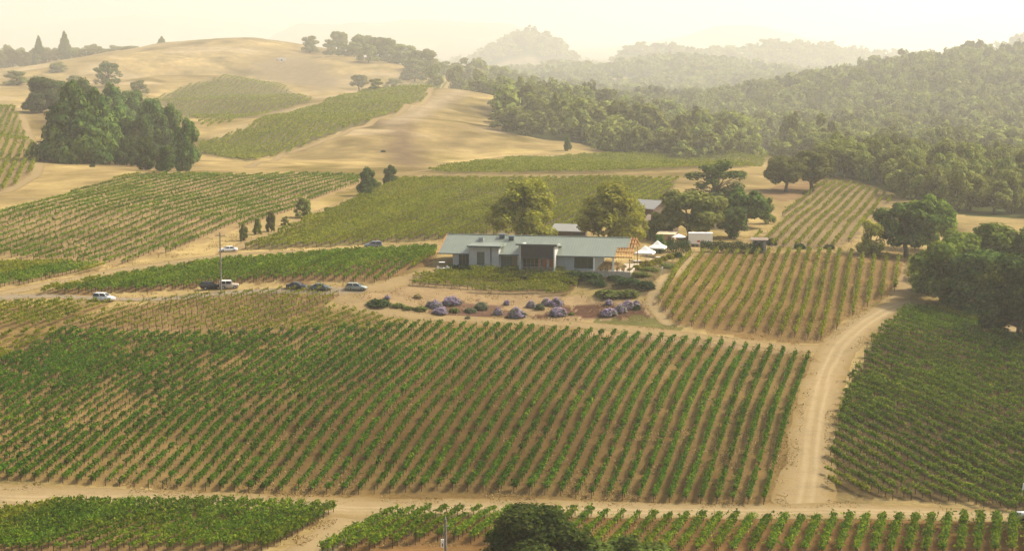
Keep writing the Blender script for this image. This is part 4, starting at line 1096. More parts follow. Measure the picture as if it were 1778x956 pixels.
b = MB(); b.box(23.3, 23.7, -.62, -.45, 0, 2.9); b.box(24.3, 25.2, -.62, -.45, 0, 2.9); b.box(25.75, 27.1, -.62, -.45, 0, 2.9); b.box(25.2, 25.75, -.6, -.45, 2.5, 2.9)
for x in (24.5, 24.8, 26.2, 26.6): b.box(x - .03, x + .03, -.66, -.621, 0, 2.9)
b.build('wood_panel', M_RED, house)
window(23.7, 24.3, .02, 2.9, -.6, 1, 2, None, M_GREY)
b = MB(); b.box(25.2, 25.75, -.58, -.5, 0, 2.5); dr = b.build('door', M_WHITE, house)
b = MB(); b.tube([(25.66, -.62, 1.0), (25.66, -.62, 1.2)], [.02, .02], 6); b.build('handle', M_GREY, dr)
b = MB(); b.box(19.66, 27.09, -3.1, -.01, -.9, 0); b.build('porch', M_STONE, house)
b = MB(); b.box(19.7, 27.05, -3.04, -2.98, .98, 1.06); b.box(19.7, 27.05, -3.04, -2.98, .1, .15)
for k in range(38): x = 19.75 + k * .195; b.box(x - .015, x + .015, -3.03, -2.99, .15, .98)
b.build('railing', M_GREY, house)
# patio end
b = MB(); b.box(31.0, 44.2, -1.6, -.01, -2.8, -.02); b.box(36.01, 44.2, -.009, 16.5, -2.8, -.02); b.build('patio_floor', M_STONE, house)
b = MB(); b.box(33.0, 44.2, -1.9, -1.603, -2.9, .32); b.box(44.203, 44.5, -1.9, 14, -2.9, .32); tag(b.build('low_wall', M_STONE, house), 'pale low stone patio wall')
for x in (36.0, 40.4): 
    b = MB(); b.box(x - .17, x + .17, -.75, -.41, -.02, 3.2); b.build('post', M_WHITE, house)
for w_, z_ in ((-.75, 3.1), (14, 4.2)): b = MB(); b.box(44.0, 44.2, w_, w_ + .2, -.02, z_); b.build('post', M_WOOD, house)
b = MB()
for k in range(7):
    x = 40.95 + k * .6; top = 3.6 if x < 43.2 else 8.4
    b.bar((x, -.95, rz_(-.95) - .1), (x, top, rz_(top) - .1), .16, .24)
    if x > 43.2: b.bar((x, 8.4, rz_(8.4) - .1), (x, 15.5, rz_(15.5) - .1), .16, .24)
for w in (-.85, 1.5, 3.4): b.bar((40.8, w, rz_(w) - .02), (44.75, w, rz_(w) - .02), .2, .22)
for w in (5.4, 7.4, 8.6, 11, 13.5): b.bar((43.34, w, rz_(w) + .02), (44.75, w, rz_(w) + .02), .18, .2)
tag(b.build('pergola', M_WOOD, house), 'orange open timber rafters at the roof end')
for uu, ww, sx, h in ((8.7, 5.6, .55, .75), (13.4, 7.1, .6, 1.0), (15.7, 6.3, .6, .95)):
    b = MB(); z = rz_(ww); b.box(uu - sx, uu + sx, ww - .5, ww + .5, z - .3, z + h * .75)
    v = b.build('roof_vent', M_GREY if sx < .6 else M_TRIM, house)
    b = MB(); b.hexa([(uu - sx - .12, ww - .65, z + h * .76), (uu + sx + .12, ww - .65, z + h * .76), (uu + sx + .12, ww + .65, z + h * .9), (uu - sx - .12, ww + .65, z + h * .9),
                      (uu - sx - .12, ww - .65, z + h * .84), (uu + sx + .12, ww - .65, z + h * .84), (uu + sx + .12, ww + .65, z + h), (uu - sx - .12, ww + .65, z + h)]); b.build('vent_cap', M_TRIM, v)

# ------------------------------------------------------------------ patio furniture
def table(loc, rz, label, grp, mat):
    t = empty('patio_table', loc, rz); tag(t, label, 'table', grp)
    b = MB(); b.box(-.9, .9, -.42, .42, .70, .75); b.build('tabletop', mat, t)
    for sx in (-.78, .78):
        for sy in (-.32, .32): q = MB(); q.box(sx - .035, sx + .035, sy - .035, sy + .035, 0, .70); q.build('leg', M_SCREEN, t)
    return t
def chair(loc, rz, label, grp, mat):
    t = empty('patio_chair', loc, rz); tag(t, label, 'chair', grp)
    b = MB(); b.box(-.23, .23, -.23, .23, .42, .47); b.build('seat', mat, t)
    b = MB(); b.hexa([(-.23, .20, .48), (.23, .20, .48), (.23, .24, .48), (-.23, .24, .48), (-.23, .27, .92), (.23, .27, .92), (.23, .31, .92), (-.23, .31, .92)]); b.build('backrest', mat, t)
    for sx in (-.2, .2):
        for sy in (-.2, .2): q = MB(); q.box(sx - .02, sx + .02, sy - .02, sy + .02, 0, .42); q.build('leg', M_SCREEN, t)
    return t
t0 = table(hloc(38.1, .6), -TH, 'wooden patio table under the roof behind the low wall, left one', 'patio tables', M_WOOD)
t1 = copy_tree(t0); t1.location = hloc(41.9, .4); t1['label'] = 'wooden patio table under the orange pergola'
t2 = copy_tree(t0); t2.location = hloc(39.9, 4.6); t2['label'] = 'wooden patio table further back under the roof'
c0 = chair(hloc(37.5, -.35), -TH + PI, 'wooden patio chair at a table behind the low stone wall', 'patio chairs', M_TAN)
for uu, ww, r in ((38.7, -.35, PI), (37.5, 1.5, 0), (38.7, 1.5, 0), (41.3, -.5, PI), (42.5, -.5, PI), (41.3, 1.3, 0), (42.5, 1.3, 0), (39.3, 5.5, 0), (40.5, 5.5, 0)):
    c = copy_tree(c0); c.location = hloc(uu, ww); c.rotation_euler = (0, 0, -TH + r + random.uniform(-.2, .2))
c1 = chair(hloc(21, -2.2), -TH + PI, 'rust coloured chair behind the railing of the porch', 'porch chairs', M_RED)
for uu in (22.3, 23.6, 25.0, 26.2):
    c = copy_tree(c1); c.location = hloc(uu, -2.1 + random.uniform(-.2, .2)); c.rotation_euler = (0, 0, -TH + PI + random.uniform(-.4, .4))

# ------------------------------------------------------------------ yard behind: barns, trailer, shed, tents
def place(px, py, d=None):
    p = hit(px, py) if d is None else at_d(px, py, d)
    return np.array([p[0], p[1], float(ground(p[0], p[1]))])
def gable(name, loc, rz, L, W, he, hr, mw, mr, label, cat, over=.5, door=None, wins=()):
    t = empty(name, tuple(loc), rz); tag(t, label, cat)
    b = MB(); b.box(-L / 2, L / 2, -W / 2, W / 2, -1.5, he)
    for s in (-1, 1):
        b.poly([(s * L / 2 * .999, -W / 2, he), (s * L / 2 * .999, W / 2, he), (s * L / 2 * .999, 0, hr - .05)])
    b.build('wall', mw, t)
    b = MB(); t_ = .15; k = (hr - he) / (W / 2)
    for s in (-1, 1):
        y1 = s * (W / 2 + over); z1 = he - over * k
        b.hexa([(-L / 2 - over, y1, z1), (L / 2 + over, y1, z1), (L / 2 + over, s * .002, hr), (-L / 2 - over, s * .002, hr), (-L / 2 - over, y1, z1 + t_), (L / 2 + over, y1, z1 + t_), (L / 2 + over, s * .002, hr + t_), (-L / 2 - over, s * .002, hr + t_)])
    b.build('roof', mr, t)
    if door:
        b = MB(); x0, x1, z1, m = door; b.box(x0, x1, -W / 2 - .06, -W / 2 - .002, 0, z1); b.build('door', m, t)
    for x0, x1, z0, z1 in wins:
        b = MB(); b.box(x0, x1, -W / 2 - .05, -W / 2 - .002, z0, z1); b.build('window', M_SCREEN, t)
    return t
M_BROWN = plain('brown_board', (.115, .078, .055), .85, 0, .2, 2); M_PALE = plain('pale_metal_roof', (.27, .27, .25), .5, .2, .08); M_BLUE = plain('blue_paint', (.03, .13, .22), .6)
M_CREAM = plain('cream_roof', (.56, .46, .30), .8, 0, .12); M_TANW = plain('tan_wall', (.34, .235, .12), .85, 0, .12); M_BROWNR = plain('brown_roof', (.20, .15, .115), .8, 0, .15)
gable('barn', place(990, 406, 455), -.28, 7.5, 7, 3.2, 4.5, M_BROWN, M_PALE, 'brown barn with a pale grey roof behind the house ridge', 'barn', .6, (2, 5, 3, M_SCREEN))
gable('barn', place(1128, 396, 500), -.7, 8, 8, 4.4, 6.2, M_BROWN, M_PALE, 'brown barn with a white roof half hidden by the yellow-green tree', 'barn', .7, (-3, -1, 2.5, M_BLUE), ((1.5, 2.6, 1.4, 2.6),))
gable('barn', place(1150, 400, 472), -.35, 7.5, 6, 3.9, 5.2, M_BROWN, M_BROWNR, 'small brown building with a brown roof behind the tan shed', 'building', .5, (-2.8, -1.6, 2.4, M_BLUE), ((.5, 1.2, 1.6, 2.6), (1.7, 2.4, 1.6, 2.6)))
t = empty('tan_shed', tuple(place(1158, 412, 452)), -.3); tag(t, 'low tan shed with a cream flat roof left of the grey-green oak', 'shed')
b = MB(); b.box(-2.3, 2.3, -1.8, 1.8, -.5, 2.5); b.build('wall', M_TANW, t)
b = MB(); b.hexa([(-2.5, -2, 2.5), (2.5, -2, 2.5), (2.5, 2, 2.9), (-2.5, 2, 2.9), (-2.5, -2, 2.65), (2.5, -2, 2.65), (2.5, 2, 3.05), (-2.5, 2, 3.05)]); b.build('roof', M_CREAM, t)
b = MB(); b.box(.6, 1.5, -1.86, -1.802, 0, 2.0); b.build('door', M_BROWN, t)
t = empty('box_trailer', tuple(place(1216, 425, 448)), -.08); tag(t, 'white box trailer with a small red mark behind the long hedge', 'trailer')
b = MB(); b.box(-3.1, 3.1, -1.2, 1.2, .75, 3.55)
for k in range(11): x = -2.9 + k * .58; b.box(x - .03, x + .03, -1.23, -1.201, .8, 3.5)
b.build('box_body', M_WHITE, t)
b = MB(); b.box(-.9, -.1, -1.24, -1.232, 1.2, 1.65); b.build('red_mark', plain('red_mark', (.5, .06, .05), .6), t)
for x in (-1.9, -.9, 1.9):
    for y in (-.95, .95): b = MB(); b.tube([(x, y - .13, .45), (x, y + .13, .45)], [.45, .45], 14); b.build('wheel', M_SCREEN, t)
t = empty('metal_shed', tuple(place(1318, 438)), -.12); tag(t, 'small grey metal shed with a flat overhanging roof at the hedge end', 'shed')
b = MB(); b.box(-1.7, 1.7, -1.4, 1.4, -.3, 3.2)
for k in range(15): x = -1.6 + k * .23; b.box(x - .04, x + .04, -1.44, -1.401, 0, 3.15)
b.build('wall', M_GREY, t)
b = MB(); b.hexa([(-2.2, -1.9, 3.2), (2.2, -1.9, 3.2), (2.2, 1.9, 3.5), (-2.2, 1.9, 3.5), (-2.2, -1.9, 3.35), (2.2, -1.9, 3.35), (2.2, 1.9, 3.65), (-2.2, 1.9, 3.65)]); b.build('roof', M_BROWNR, t)
M_CANVAS = plain('white_canvas', (.68, .68, .64), .9, 0, .04)
def tent(px, py, d, w, label):
    t = empty('canopy_tent', tuple(place(px, py, d)), -.25); tag(t, label, 'tent', 'white canopy tents')
    b = MB(); h = w / 2; e = 2.4
    for a, c in (((-h, -h), (h, -h)), ((h, -h), (h, h)), ((h, h), (-h, h)), ((-h, h), (-h, -h))):
        m1 = ((a[0] + c[0]) * .28, (a[1] + c[1]) * .28)
        b.poly([(*a, e), (*c, e), (c[0] * .5, c[1] * .5, e + .62), (a[0] * .5, a[1] * .5, e + .62)]); b.poly([(a[0] * .5, a[1] * .5, e + .62), (c[0] * .5, c[1] * .5, e + .62), (0, 0, e + 1.7)])
        b.quad((*a, e - .3), (*c, e - .3), (*c, e), (*a, e))
    b.build('canopy', M_CANVAS, t)
    for sx in (-1, 1):
        for sy in (-1, 1): q = MB(); q.tube([(sx * h * .97, sy * h * .97, 0), (sx * h * .97, sy * h * .97, e)], [.035, .035], 6); q.build('leg', M_GREY, t)
    return t
tent(1120, 453, 414, 4.4, 'nearer white canopy tent beside the pergola')
tent(1141, 448, 426, 4.2, 'further white canopy tent next to the dark hedge')
b3 = table(tuple(place(1106, 457, 409)), .3, 'white tabletop in the sun left of the yellow shrubs', 'tables by the tents', M_WHITE)
b4 = copy_tree(b3); b4.location = tuple(place(1126, 453, 415)); b4['label'] = 'pale wooden table under the nearer white tent'
b5 = copy_tree(b3); b5.location = tuple(place(1144, 447, 421)); b5['label'] = 'pale wooden table under the further white tent'
# market umbrella in the yard
t = empty('umbrella', tuple(place(1178, 430, 444)), 0); tag(t, 'pale patio umbrella behind the dark clipped hedge', 'umbrella')
b = MB(); b.tube([(0, 0, 0), (0, 0, 3.5)], [.04, .04], 6); b.build('pole', M_GREY, t)
b = MB(); b.loft([[(r * math.cos(k * PI / 4), r * math.sin(k * PI / 4), z) for k in range(8)] for r, z in ((1.9, 2.85), (1.0, 3.25), (.04, 3.6))]); b.build('canopy', M_CANVAS, t)
# signpost in the garden
t = empty('garden_post', tuple(place(1150, 474)), 0); tag(t, 'small white post beside the garden path', 'post')
b = MB(); b.box(-.14, .14, -.14, .14, 0, 1.25); b.build('shaft', M_WHITE, t)
b = MB(); b.hexa([(-.2, -.2, 1.25), (.2, -.2, 1.25), (.2, .2, 1.25), (-.2, .2, 1.25), (-.08, -.08, 1.5), (.08, -.08, 1.5), (.08, .08, 1.5), (-.08, .08, 1.5)]); b.build('cap', M_WHITE, t)
# ------------------------------------------------------------------ cars
M_TYRE = plain('tyre', (.02, .02, .02), .9); M_RIM = plain('alloy', (.45, .45, .45), .3, .8); M_CGL = glass_mat('car_glass', (.015, .018, .02), .05)
M_HL = plain('headlight_lens', (.7, .72, .72), .2, 0, .03, 3, .6); M_TL = plain('taillight_lens', (.35, .02, .02), .25)
def paint(name, c): 
    m = plain(name, c, .28, .25, .04, 1, .6); return m
CAR = {  # half length, half width, hood z, belt z, roof z, cabin base x (rear, front), cabin top x (rear, front), rear deck z
 'sedan': (2.35, .90, .90, .95, 1.45, (-1.75, 1.15), (-1.00, .25), 1.02),
 'wagon': (2.35, .90, .92, .98, 1.56, (-2.25, 1.15), (-1.85, .25), .98),
 'suv': (2.35, .95, 1.05, 1.12, 1.75, (-2.30, 1.00), (-2.02, .30), 1.12),
 'jeep': (2.05, .92, 1.16, 1.20, 1.88, (-2.00, .62), (-1.95, .42), 1.20),
}
def car(kind, px, py, face, mat, label, d=None, roof_mat=None, yaw=None):
    hl, hw, zh, zb, zr, cb, ct, zd = CAR[kind]
    P = place(px, py, d); rz = face if yaw is None else yaw
    t = empty('parked_car', tuple(P), rz); tag(t, label, 'car', 'cars parked along the farm roads')
    def ring(x, w, z0, z1): return [(x, -w * .92, z0), (x, -w, z0 + .22), (x, -w, z1 - .16), (x, -w * .86, z1), (x, w * .86, z1), (x, w, z1 - .16), (x, w, z0 + .22), (x, w * .92, z0)]
    b = MB(); sq = .97 if kind == 'jeep' else .80
    b.loft([ring(-hl, hw * sq, .42, zd - .12), ring(-hl + .12, hw * .93, .30, zd - .02), ring(-hl + .6, hw, .24, zd), ring(cb[0] + .5, hw, .22, zb), ring(cb[1] - .1, hw, .22, zb), ring(cb[1] + .15, hw, .22, zh + .01),
            ring(hl - .55, hw * .97, .24, zh - (.04 if kind == 'jeep' else .10)), ring(hl - .12, hw * .88, .30, zh - (.08 if kind == 'jeep' else .24)), ring(hl, hw * sq, .38, zh - (.10 if kind == 'jeep' else .36))])
    b.build('body', mat, t, True, 0)
    g = MB(); wb = hw * .90; wt = hw * (.86 if kind == 'jeep' else .72)
    g.hexa([(cb[0], -wb, zb - .05), (cb[1], -wb, zb - .05), (cb[1], wb, zb - .05), (cb[0], wb, zb - .05), (ct[0], -wt, zr - .07), (ct[1], -wt, zr - .07), (ct[1], wt, zr - .07), (ct[0], wt, zr - .07)]); g.build('windows', M_CGL, t)
    r = MB(); r.hexa([(ct[0] - .08, -wt - .03, zr - .07), (ct[1] + .06, -wt - .03, zr - .07), (ct[1] + .06, wt + .03, zr - .07), (ct[0] - .08, wt + .03, zr - .07), (ct[0] + .12, -wt * .9, zr), (ct[1] - .2, -wt * .9, zr), (ct[1] - .2, wt * .9, zr), (ct[0] + .12, wt * .9, zr)])
    for s in (-1, 1):
        for x0, x1 in ((cb[0], ct[0]), (cb[1], ct[1]), ((cb[0] + cb[1]) / 2, (ct[0] + ct[1]) / 2)):
            r.bar((x0, s * (wb + .012), zb - .03), (x1, s * (wt + .012), zr - .05), .09, .05)
    r.build('roof', roof_mat or mat, t, False)
    wr = .40 if kind == 'jeep' else .34
    for x in (-hl * .60, hl * .60):
        for s in (-1, 1):
            w = MB(); w.tube([(x, s * (hw - .2), wr), (x, s * (hw + .015), wr)], [wr, wr], 16); wo_ = w.build('wheel', M_TYRE, t)
            w = MB(); w.tube([(x, s * (hw + .016), wr), (x, s * (hw + .03), wr)], [wr * .62, wr * .55], 12); w.build('rim', M_RIM, wo_)
    for s in (-1, 1):
        h = MB(); h.box(hl - .10, hl + .012, s * hw * .62 - .14, s * hw * .62 + .14, zh - .42, zh - .28); h.build('headlight', M_HL, t)
        h = MB(); h.box(-hl - .012, -hl + .10, s * hw * .68 - .1, s * hw * .68 + .1, zd - .34, zd - .18); h.build('taillight', M_TL, t)
    for s in (-1, 1):
        h = MB(); h.box(cb[1] - .35, cb[1] - .15, s * (hw + .02) - .07, s * (hw + .02) + .07, zb - .02, zb + .12); h.build('mirror', mat, t)
    if kind == 'jeep':
        h = MB(); h.tube([(-hl - .22, 0, .98), (-hl - .01, 0, .98)], [.38, .38], 16); h.build('spare_wheel', M_TYRE, t)
    return t
P_WHITE = paint('white_car_paint', (.72, .72, .70)); P_SILVER = paint('silver_green_paint', (.33, .37, .34)); P_NAVY = paint('navy_car_paint', (.010, .016, .045))
P_SLATE = paint('slate_car_paint', (.09, .115, .125)); P_BLACK = plain('black_car_paint', (.008, .008, .010), .55, 0, .04, 1, .2); P_TAN = paint('tan_car_paint', (.50, .42, .32)); P_BLUE = paint('steel_blue_paint', (.13, .17, .24))
car('suv', 181, 522, -.22, P_WHITE, 'white parked car alone at the left end of the gravel road')
car('suv', 367, 502, .30, P_BLACK, 'black parked car standing just left of the tall pole')
car('jeep', 398, 501, .12, P_TAN, 'tan boxy off-roader with dark hood parked behind the tall pole', None, P_WHITE)
car('sedan', 516, 501, -.20, P_NAVY, 'dark navy car, left one of the three parked together')
car('sedan', 557, 503, -.10, P_SLATE, 'slate grey car, middle one of the three parked together')
car('wagon', 619, 503, -.10, P_SILVER, 'silver green station wagon nearest the house garden')
car('sedan', 396, 437, PI * .88 + .6, P_WHITE, 'white car on the upper dirt road behind the tall pole')
car('wagon', 648, 429, PI + .12, P_BLUE, 'steel blue car driving on the upper dirt road between the vine fields')
# golf cart at the house end
t = empty('golf_cart', tuple(place(770, 466, 393)), .15); tag(t, 'low white utility cart at the left end of the house', 'cart')
b = MB(); b.loft([[(x, -.6 * k, z0), (x, .6 * k, z0), (x, .6 * k, z1), (x, -.6 * k, z1)] for x, k, z0, z1 in ((-1.45, .9, .35, .8), (-1.2, 1, .28, .85), (-.1, 1, .28, .55), (.6, 1, .28, .5), (.75, 1, .28, .95), (1.35, .85, .35, .75))]); b.build('body', P_WHITE, t)
b = MB(); b.box(-1.0, .35, -.55, .55, 1.78, 1.84); b.build('canopy', M_WHITE, t)
b = MB(); b.box(-.75, -.2, -.52, .52, .56, .72); b.box(-.9, -.76, -.52, .52, .72, 1.15); b.build('seat', M_TYRE, t)
for x in (-.95, .3):
    for y in (-.5, .5): b = MB(); b.tube([(x, y, .6), (x, y, 1.78)], [.02, .02], 5); b.build('canopy_strut', M_SCREEN, t)
for x in (-.95, .95):
    for y in (-.55, .55): b = MB(); b.tube([(x, y - .09, .24), (x, y + .09, .24)], [.24, .24], 12); b.build('wheel', M_TYRE, t)

# ------------------------------------------------------------------ poles
M_POLE = plain('weathered_pole', (.20, .18, .155), .9, 0, .25, 5, .2, .4)
def pole(px, py, topy, r, label, arm=True, d=None):
    P = place(px, py, d); q = project(P)[0]; h = (q[1] - topy) * q[2] / FPX / .99
    t = empty('utility_pole', tuple(P)); tag(t, label, 'pole')
    b = MB(); b.tube([(0, 0, -.5), (0, 0, h * .5), (0, 0, h)], [r * 1.1, r, r * .82], 10); b.build('pole', M_POLE, t)
    return t, h
t, h = pole(384, 507, 404, .17, 'tall thin utility pole beside the parked black car')
b = MB(); b.box(-1.1, 1.1, -.06, .06, h - .75, h - .6); b.build('crossarm', M_POLE, t)
for x in (-.95, .95, 0): b = MB(); b.tube([(x, 0, h - .6 if x else h), (x, 0, (h - .6 if x else h) + .28)], [.05, .035], 8); b.build('insulator', M_GREY, t)
t, h = pole(774, 985, 899, .19, 'grey pole with a white box at the bottom edge', d=227)
b = MB(); b.box(-.62, -.22, -.22, .22, h - 3.75, h - 2.75); bx = b.build('electric_box', M_WHITE, t)
b = MB(); b.box(-.47, -.33, -.235, -.222, h - 3.6, h - 3.2); b.build('meter_window', M_SCREEN, bx)
b = MB(); b.tube([(0, 0, h), (0, 0, h + .35)], [.09, .05], 8); b.build('insulator', M_GREY, t)
b = MB(); b.box(-.32, .42, -.05, .05, h - .95, h - .85); b.build('crossarm', M_GREY, t)
b = MB(); b.tube([(-.42, 0, h - 2.75), (-.30, 0, h - 1.6), (-.22, 0, h - .9)], [.035, .035, .035], 6); b.build('conduit', M_GREY, t)
# right edge: white tank trailer and marker post
t = empty('tank_trailer', tuple(place(1776, 905)), -.03); tag(t, 'white tank trailer cut by the right edge on the dirt road', 'trailer')
b = MB(); b.tube([(-1.0, 0, 1.0), (-.85, 0, 1.0), (.9, 0, 1.0), (1.05, 0, 1.0)], [.35, .58, .58, .35], 18); b.build('tank', P_WHITE, t, True)
b = MB(); b.box(-2.2, .9, -.06, .06, .38, .48); b.box(-1.0, 1.0, -.55, .55, .35, .42); b.tube([(-2.1, 0, .0), (-2.1, 0, .7)], [.04, .04], 6); b.build('frame', M_SCREEN, t)
for y in (-.65, .65): b = MB(); b.tube([(0, y - .1, .33), (0, y + .1, .33)], [.33, .33], 14); b.build('wheel', M_TYRE, t)
b = MB(); b.box(-1.7, -1.3, -.25, .25, .48, .95); b.build('pump', M_GREY, t)
t = empty('marker_post', tuple(place(1773, 868))); tag(t, 'white marker post with a red foot at the right picture edge', 'post'); t.rotation_euler = (0, .12, 0)
b = MB(); b.box(-.11, .11, -.06, .06, .35, 2.7); b.build('shaft', M_WHITE, t)
b = MB(); b.box(-.14, .14, -.08, .08, -.1, .35); b.build('foot', M_RED, t)
# distant farmhouse on the golden ridge and roofs at the far right
gable('farmhouse', place(489, 106), .1, 11, 6, 2.6, 4.0, M_WHITE, M_PALE, 'tiny white farmhouse on the golden ridge', 'house', .4, (-1, 1, 2.2, M_BROWN))
gable('farmhouse', place(1744, 356), .2, 9, 7, 3.0, 4.8, M_WHITE, M_PALE, 'tiny white house among the trees at the right edge', 'house', .4, (-1, 1, 2.2, M_BROWN))

# ------------------------------------------------------------------ shrubs and hedges
S_LAV = leaf_mat('lavender_flower', [(.1, (.18, .14, .23)), (.5, (.36, .29, .45)), (.8, (.48, .41, .58)), (1.0, (.58, .52, .66))], .4, .1)
S_GREY = leaf_mat('grey_shrub_leaf', [(.1, (.05, .07, .04)), (.5, (.115, .14, .08)), (.9, (.19, .21, .12)), (1.0, (.25, .25, .15))], .25, .1)
S_YEL = leaf_mat('yellow_shrub_leaf', [(.1, (.07, .085, .012)), (.5, (.20, .20, .025)), (.85, (.36, .31, .035)), (1.0, (.45, .38, .05))], .3, .08)
S_LIME = leaf_mat('lime_cover_leaf', [(.1, (.05, .075, .02)), (.5, (.13, .165, .04)), (.85, (.23, .25, .07)), (1.0, (.30, .29, .10))], .3, .1)
S_GREEN = leaf_mat('dark_shrub_leaf', [(.1, (.012, .032, .012)), (.5, (.034, .07, .022)), (.85, (.075, .115, .032)), (1.0, (.13, .15, .04))], .25, .1)
S_STRAW = leaf_mat('straw_tuft', [(.1, (.22, .16, .07)), (.5, (.38, .30, .15)), (1.0, (.52, .43, .25))], .2, .1)
rs = np.random.default_rng(31)
def mound(n, size, spread=1.0, spiky=0):
    d = rs.normal(size=(n, 3)); d[:, 2] = np.abs(d[:, 2]); d /= np.linalg.norm(d, axis=1, keepdims=True)
    lump = 1 + .28 * (fbm(d[:, 0] * 2 + rs.uniform(0, 50), d[:, 1] * 2, .8, 2, 3) - .5) * 2
    P = d * (rs.uniform(.55, 1.0, (n, 1)) ** .7) * lump[:, None]; P[:, :2] *= .5; P[:, 2] += .02
    return cards(P, size * rs.uniform(.6, 1.4, n), d + np.array([0, 0, .3]), rs, .5 if spiky else .65, spread)
MOUND = [mound(900, .075) for _ in range(3)]
MOUND_ME = {}
def shrub(name, px, py, w, h, mat, label, grp=None, cat='shrub', flowers=None, d=None):
    """px, py: photo point at the foot; w, h in photo pixels"""
    P = place(px, py, d); s = project(P)[0, 2] / FPX
    t = empty(name, tuple(P), rs.uniform(0, 6)); tag(t, label, cat, grp)
    t.scale = (w * s, w * s, h * s * .82)
    V, F = MOUND[int(rs.integers(3))]
    k = int(rs.integers(3)); key = (k, mat.name)
    if key not in MOUND_ME: MOUND_ME[key] = mesh_np('mound', *MOUND[k], mat)
    link('foliage', MOUND_ME[key], t)
    if flowers:
        kf = ('f', k, flowers.name)
        if kf not in MOUND_ME:
            V, F = mound(1100, .075, .5, 1); MOUND_ME[kf] = mesh_np('flowers', V * np.array([1.06, 1.06, 1.1]) + np.array([0, 0, .06]), F, flowers)
        link('flowers', MOUND_ME[kf], t)
    return t
LG = 'lavender bushes in the garden bed'
for px, py, w, h, lab in [
 (756, 534, 26, 17, 'left front purple lavender bush of the large left cluster'), (781, 528, 32, 18, 'largest purple lavender bush at the back of the left cluster'), (764, 544, 30, 14, 'lowest lavender bush of the large left cluster'), (795, 528, 18, 13, 'right end lavender bush of the left cluster'), (745, 532, 14, 12, 'small lavender bush at the left end of the left cluster'),
 (879, 529, 13, 11, 'small lavender bush alone on bare soil behind the big one'), (865, 546, 18, 16, 'lavender bush just left of the big middle one'), (898, 550, 36, 20, 'biggest lavender bush in the middle of the bed'),
 (922, 533, 20, 14, 'lavender bush left of a grey-green shrub'), (950, 529, 24, 14, 'lavender bush at the back, left of a pair'), (966, 530, 28, 17, 'lavender bush at the back, right of a pair'), (969, 547, 34, 17, 'lavender bush in front of the pair'),
 (1057, 529, 16, 12, 'small lavender bush at the back of the right cluster'), (1056, 547, 32, 16, 'front left lavender bush of the right cluster'), (1078, 541, 24, 17, 'middle lavender bush of the right cluster'), (1090, 535, 24, 17, 'lavender bush right of the middle of the right cluster'), (1104, 532, 18, 13, 'right end lavender bush of the right cluster'), (673, 519, 12, 9, 'small lavender bush above the green bush on the left')]:
    shrub('lavender_bush', px, py, w * .86, h * .82, S_GREY, lab, LG, 'bush', S_LAV)
for px, py, w, h, m, lab in [
 (657, 530, 42, 13, S_GREEN, 'low spreading green bush at the left end of the garden'), (836, 536, 26, 13, S_GREY, 'grey-green shrub in the middle left of the bed'), (818, 541, 22, 9, S_GREY, 'low grey-green shrub left of the middle'), (937, 537, 18, 13, S_GREY, 'grey-green shrub between lavender bushes'),
 (730, 538, 26, 8, S_LIME, 'low lime green ground shrub left of the lavender'), (789, 541, 20, 8, S_LIME, 'lime shrub right below the left lavender cluster'), (726, 517, 16, 9, S_STRAW, 'pale straw coloured grass tuft by the vine corner'), (812, 553, 10, 6, S_GREY, 'tiny grey shrub on bare soil'), (992, 546, 12, 5, S_LIME, 'tiny yellow-green shrub right of the lavender'),
 (1106, 537, 14, 10, S_GREEN, 'dark green shrub at the right end of the bed'), (690, 532, 26, 7, S_LIME, 'low yellow-green cover right of the green bush'), (708, 536, 22, 6, S_LIME, 'flat yellow-green cover near the lavender'),
 (1062, 514, 44, 13, S_LIME, 'left part of the lime green ground cover below the patio'), (1090, 513, 40, 12, S_LIME, 'right part of the lime green ground cover'), (1045, 511, 26, 10, S_LIME, 'left end of the lime green ground cover'),
 (1090, 493, 46, 14, S_GREEN, 'dark green mound left above the lime cover'), (1121, 500, 34, 15, S_GREEN, 'dark green mound beside the garden path'), (1070, 484, 30, 8, S_GREEN, 'low dark mound below the patio wall'),
 (1025, 487, 50, 18, S_GREEN, 'large dark shrub in front of the patio wall'), (1000, 484, 40, 17, S_GREEN, 'dark shrub right of the porch'), (1042, 496, 26, 13, S_GREEN, 'dark shrub at the lower right of the house vines'), (983, 484, 26, 12, S_GREEN, 'dark low shrub against the right bay'),
 (1127, 470, 40, 8, S_LIME, 'low dry green cover above the garden path'), (1158, 464, 34, 8, S_LIME, 'dry green cover right of the yellow shrubs'), (1110, 478, 36, 8, S_LIME, 'dry green cover below the yellow shrubs')]:
    shrub('garden_shrub', px, py, w, h, m, lab)
for k, (px, py, w, h) in enumerate([(1094, 471, 12, 8), (1107, 468, 18, 11), (1114, 464, 12, 8), (1124, 463, 22, 13), (1133, 459, 14, 9), (1141, 457, 20, 11), (1152, 452, 16, 10), (1163, 449, 18, 10), (1171, 445, 14, 9)]):
    shrub('yellow_shrub', px, py, w, h, S_YEL, ORD[k] + ' yellow shrub of the row climbing from the patio to the hedge', 'yellow shrubs in a row', 'shrub')
shrub('garden_shrub', 1178, 447, 16, 11, S_GREEN, 'dark green shrub ending the row of yellow shrubs')
for k, (px, py, w, h) in enumerate([(1390, 432, 22, 12), (1340, 425, 20, 14), (1440, 432, 20, 10)]):
    shrub('field_shrub', px, py, w, h, S_GREEN, ['dark shrub at the top end of the bare slope rows', 'dark shrub right of the metal shed', 'green shrub below the pale slope rows'][k])
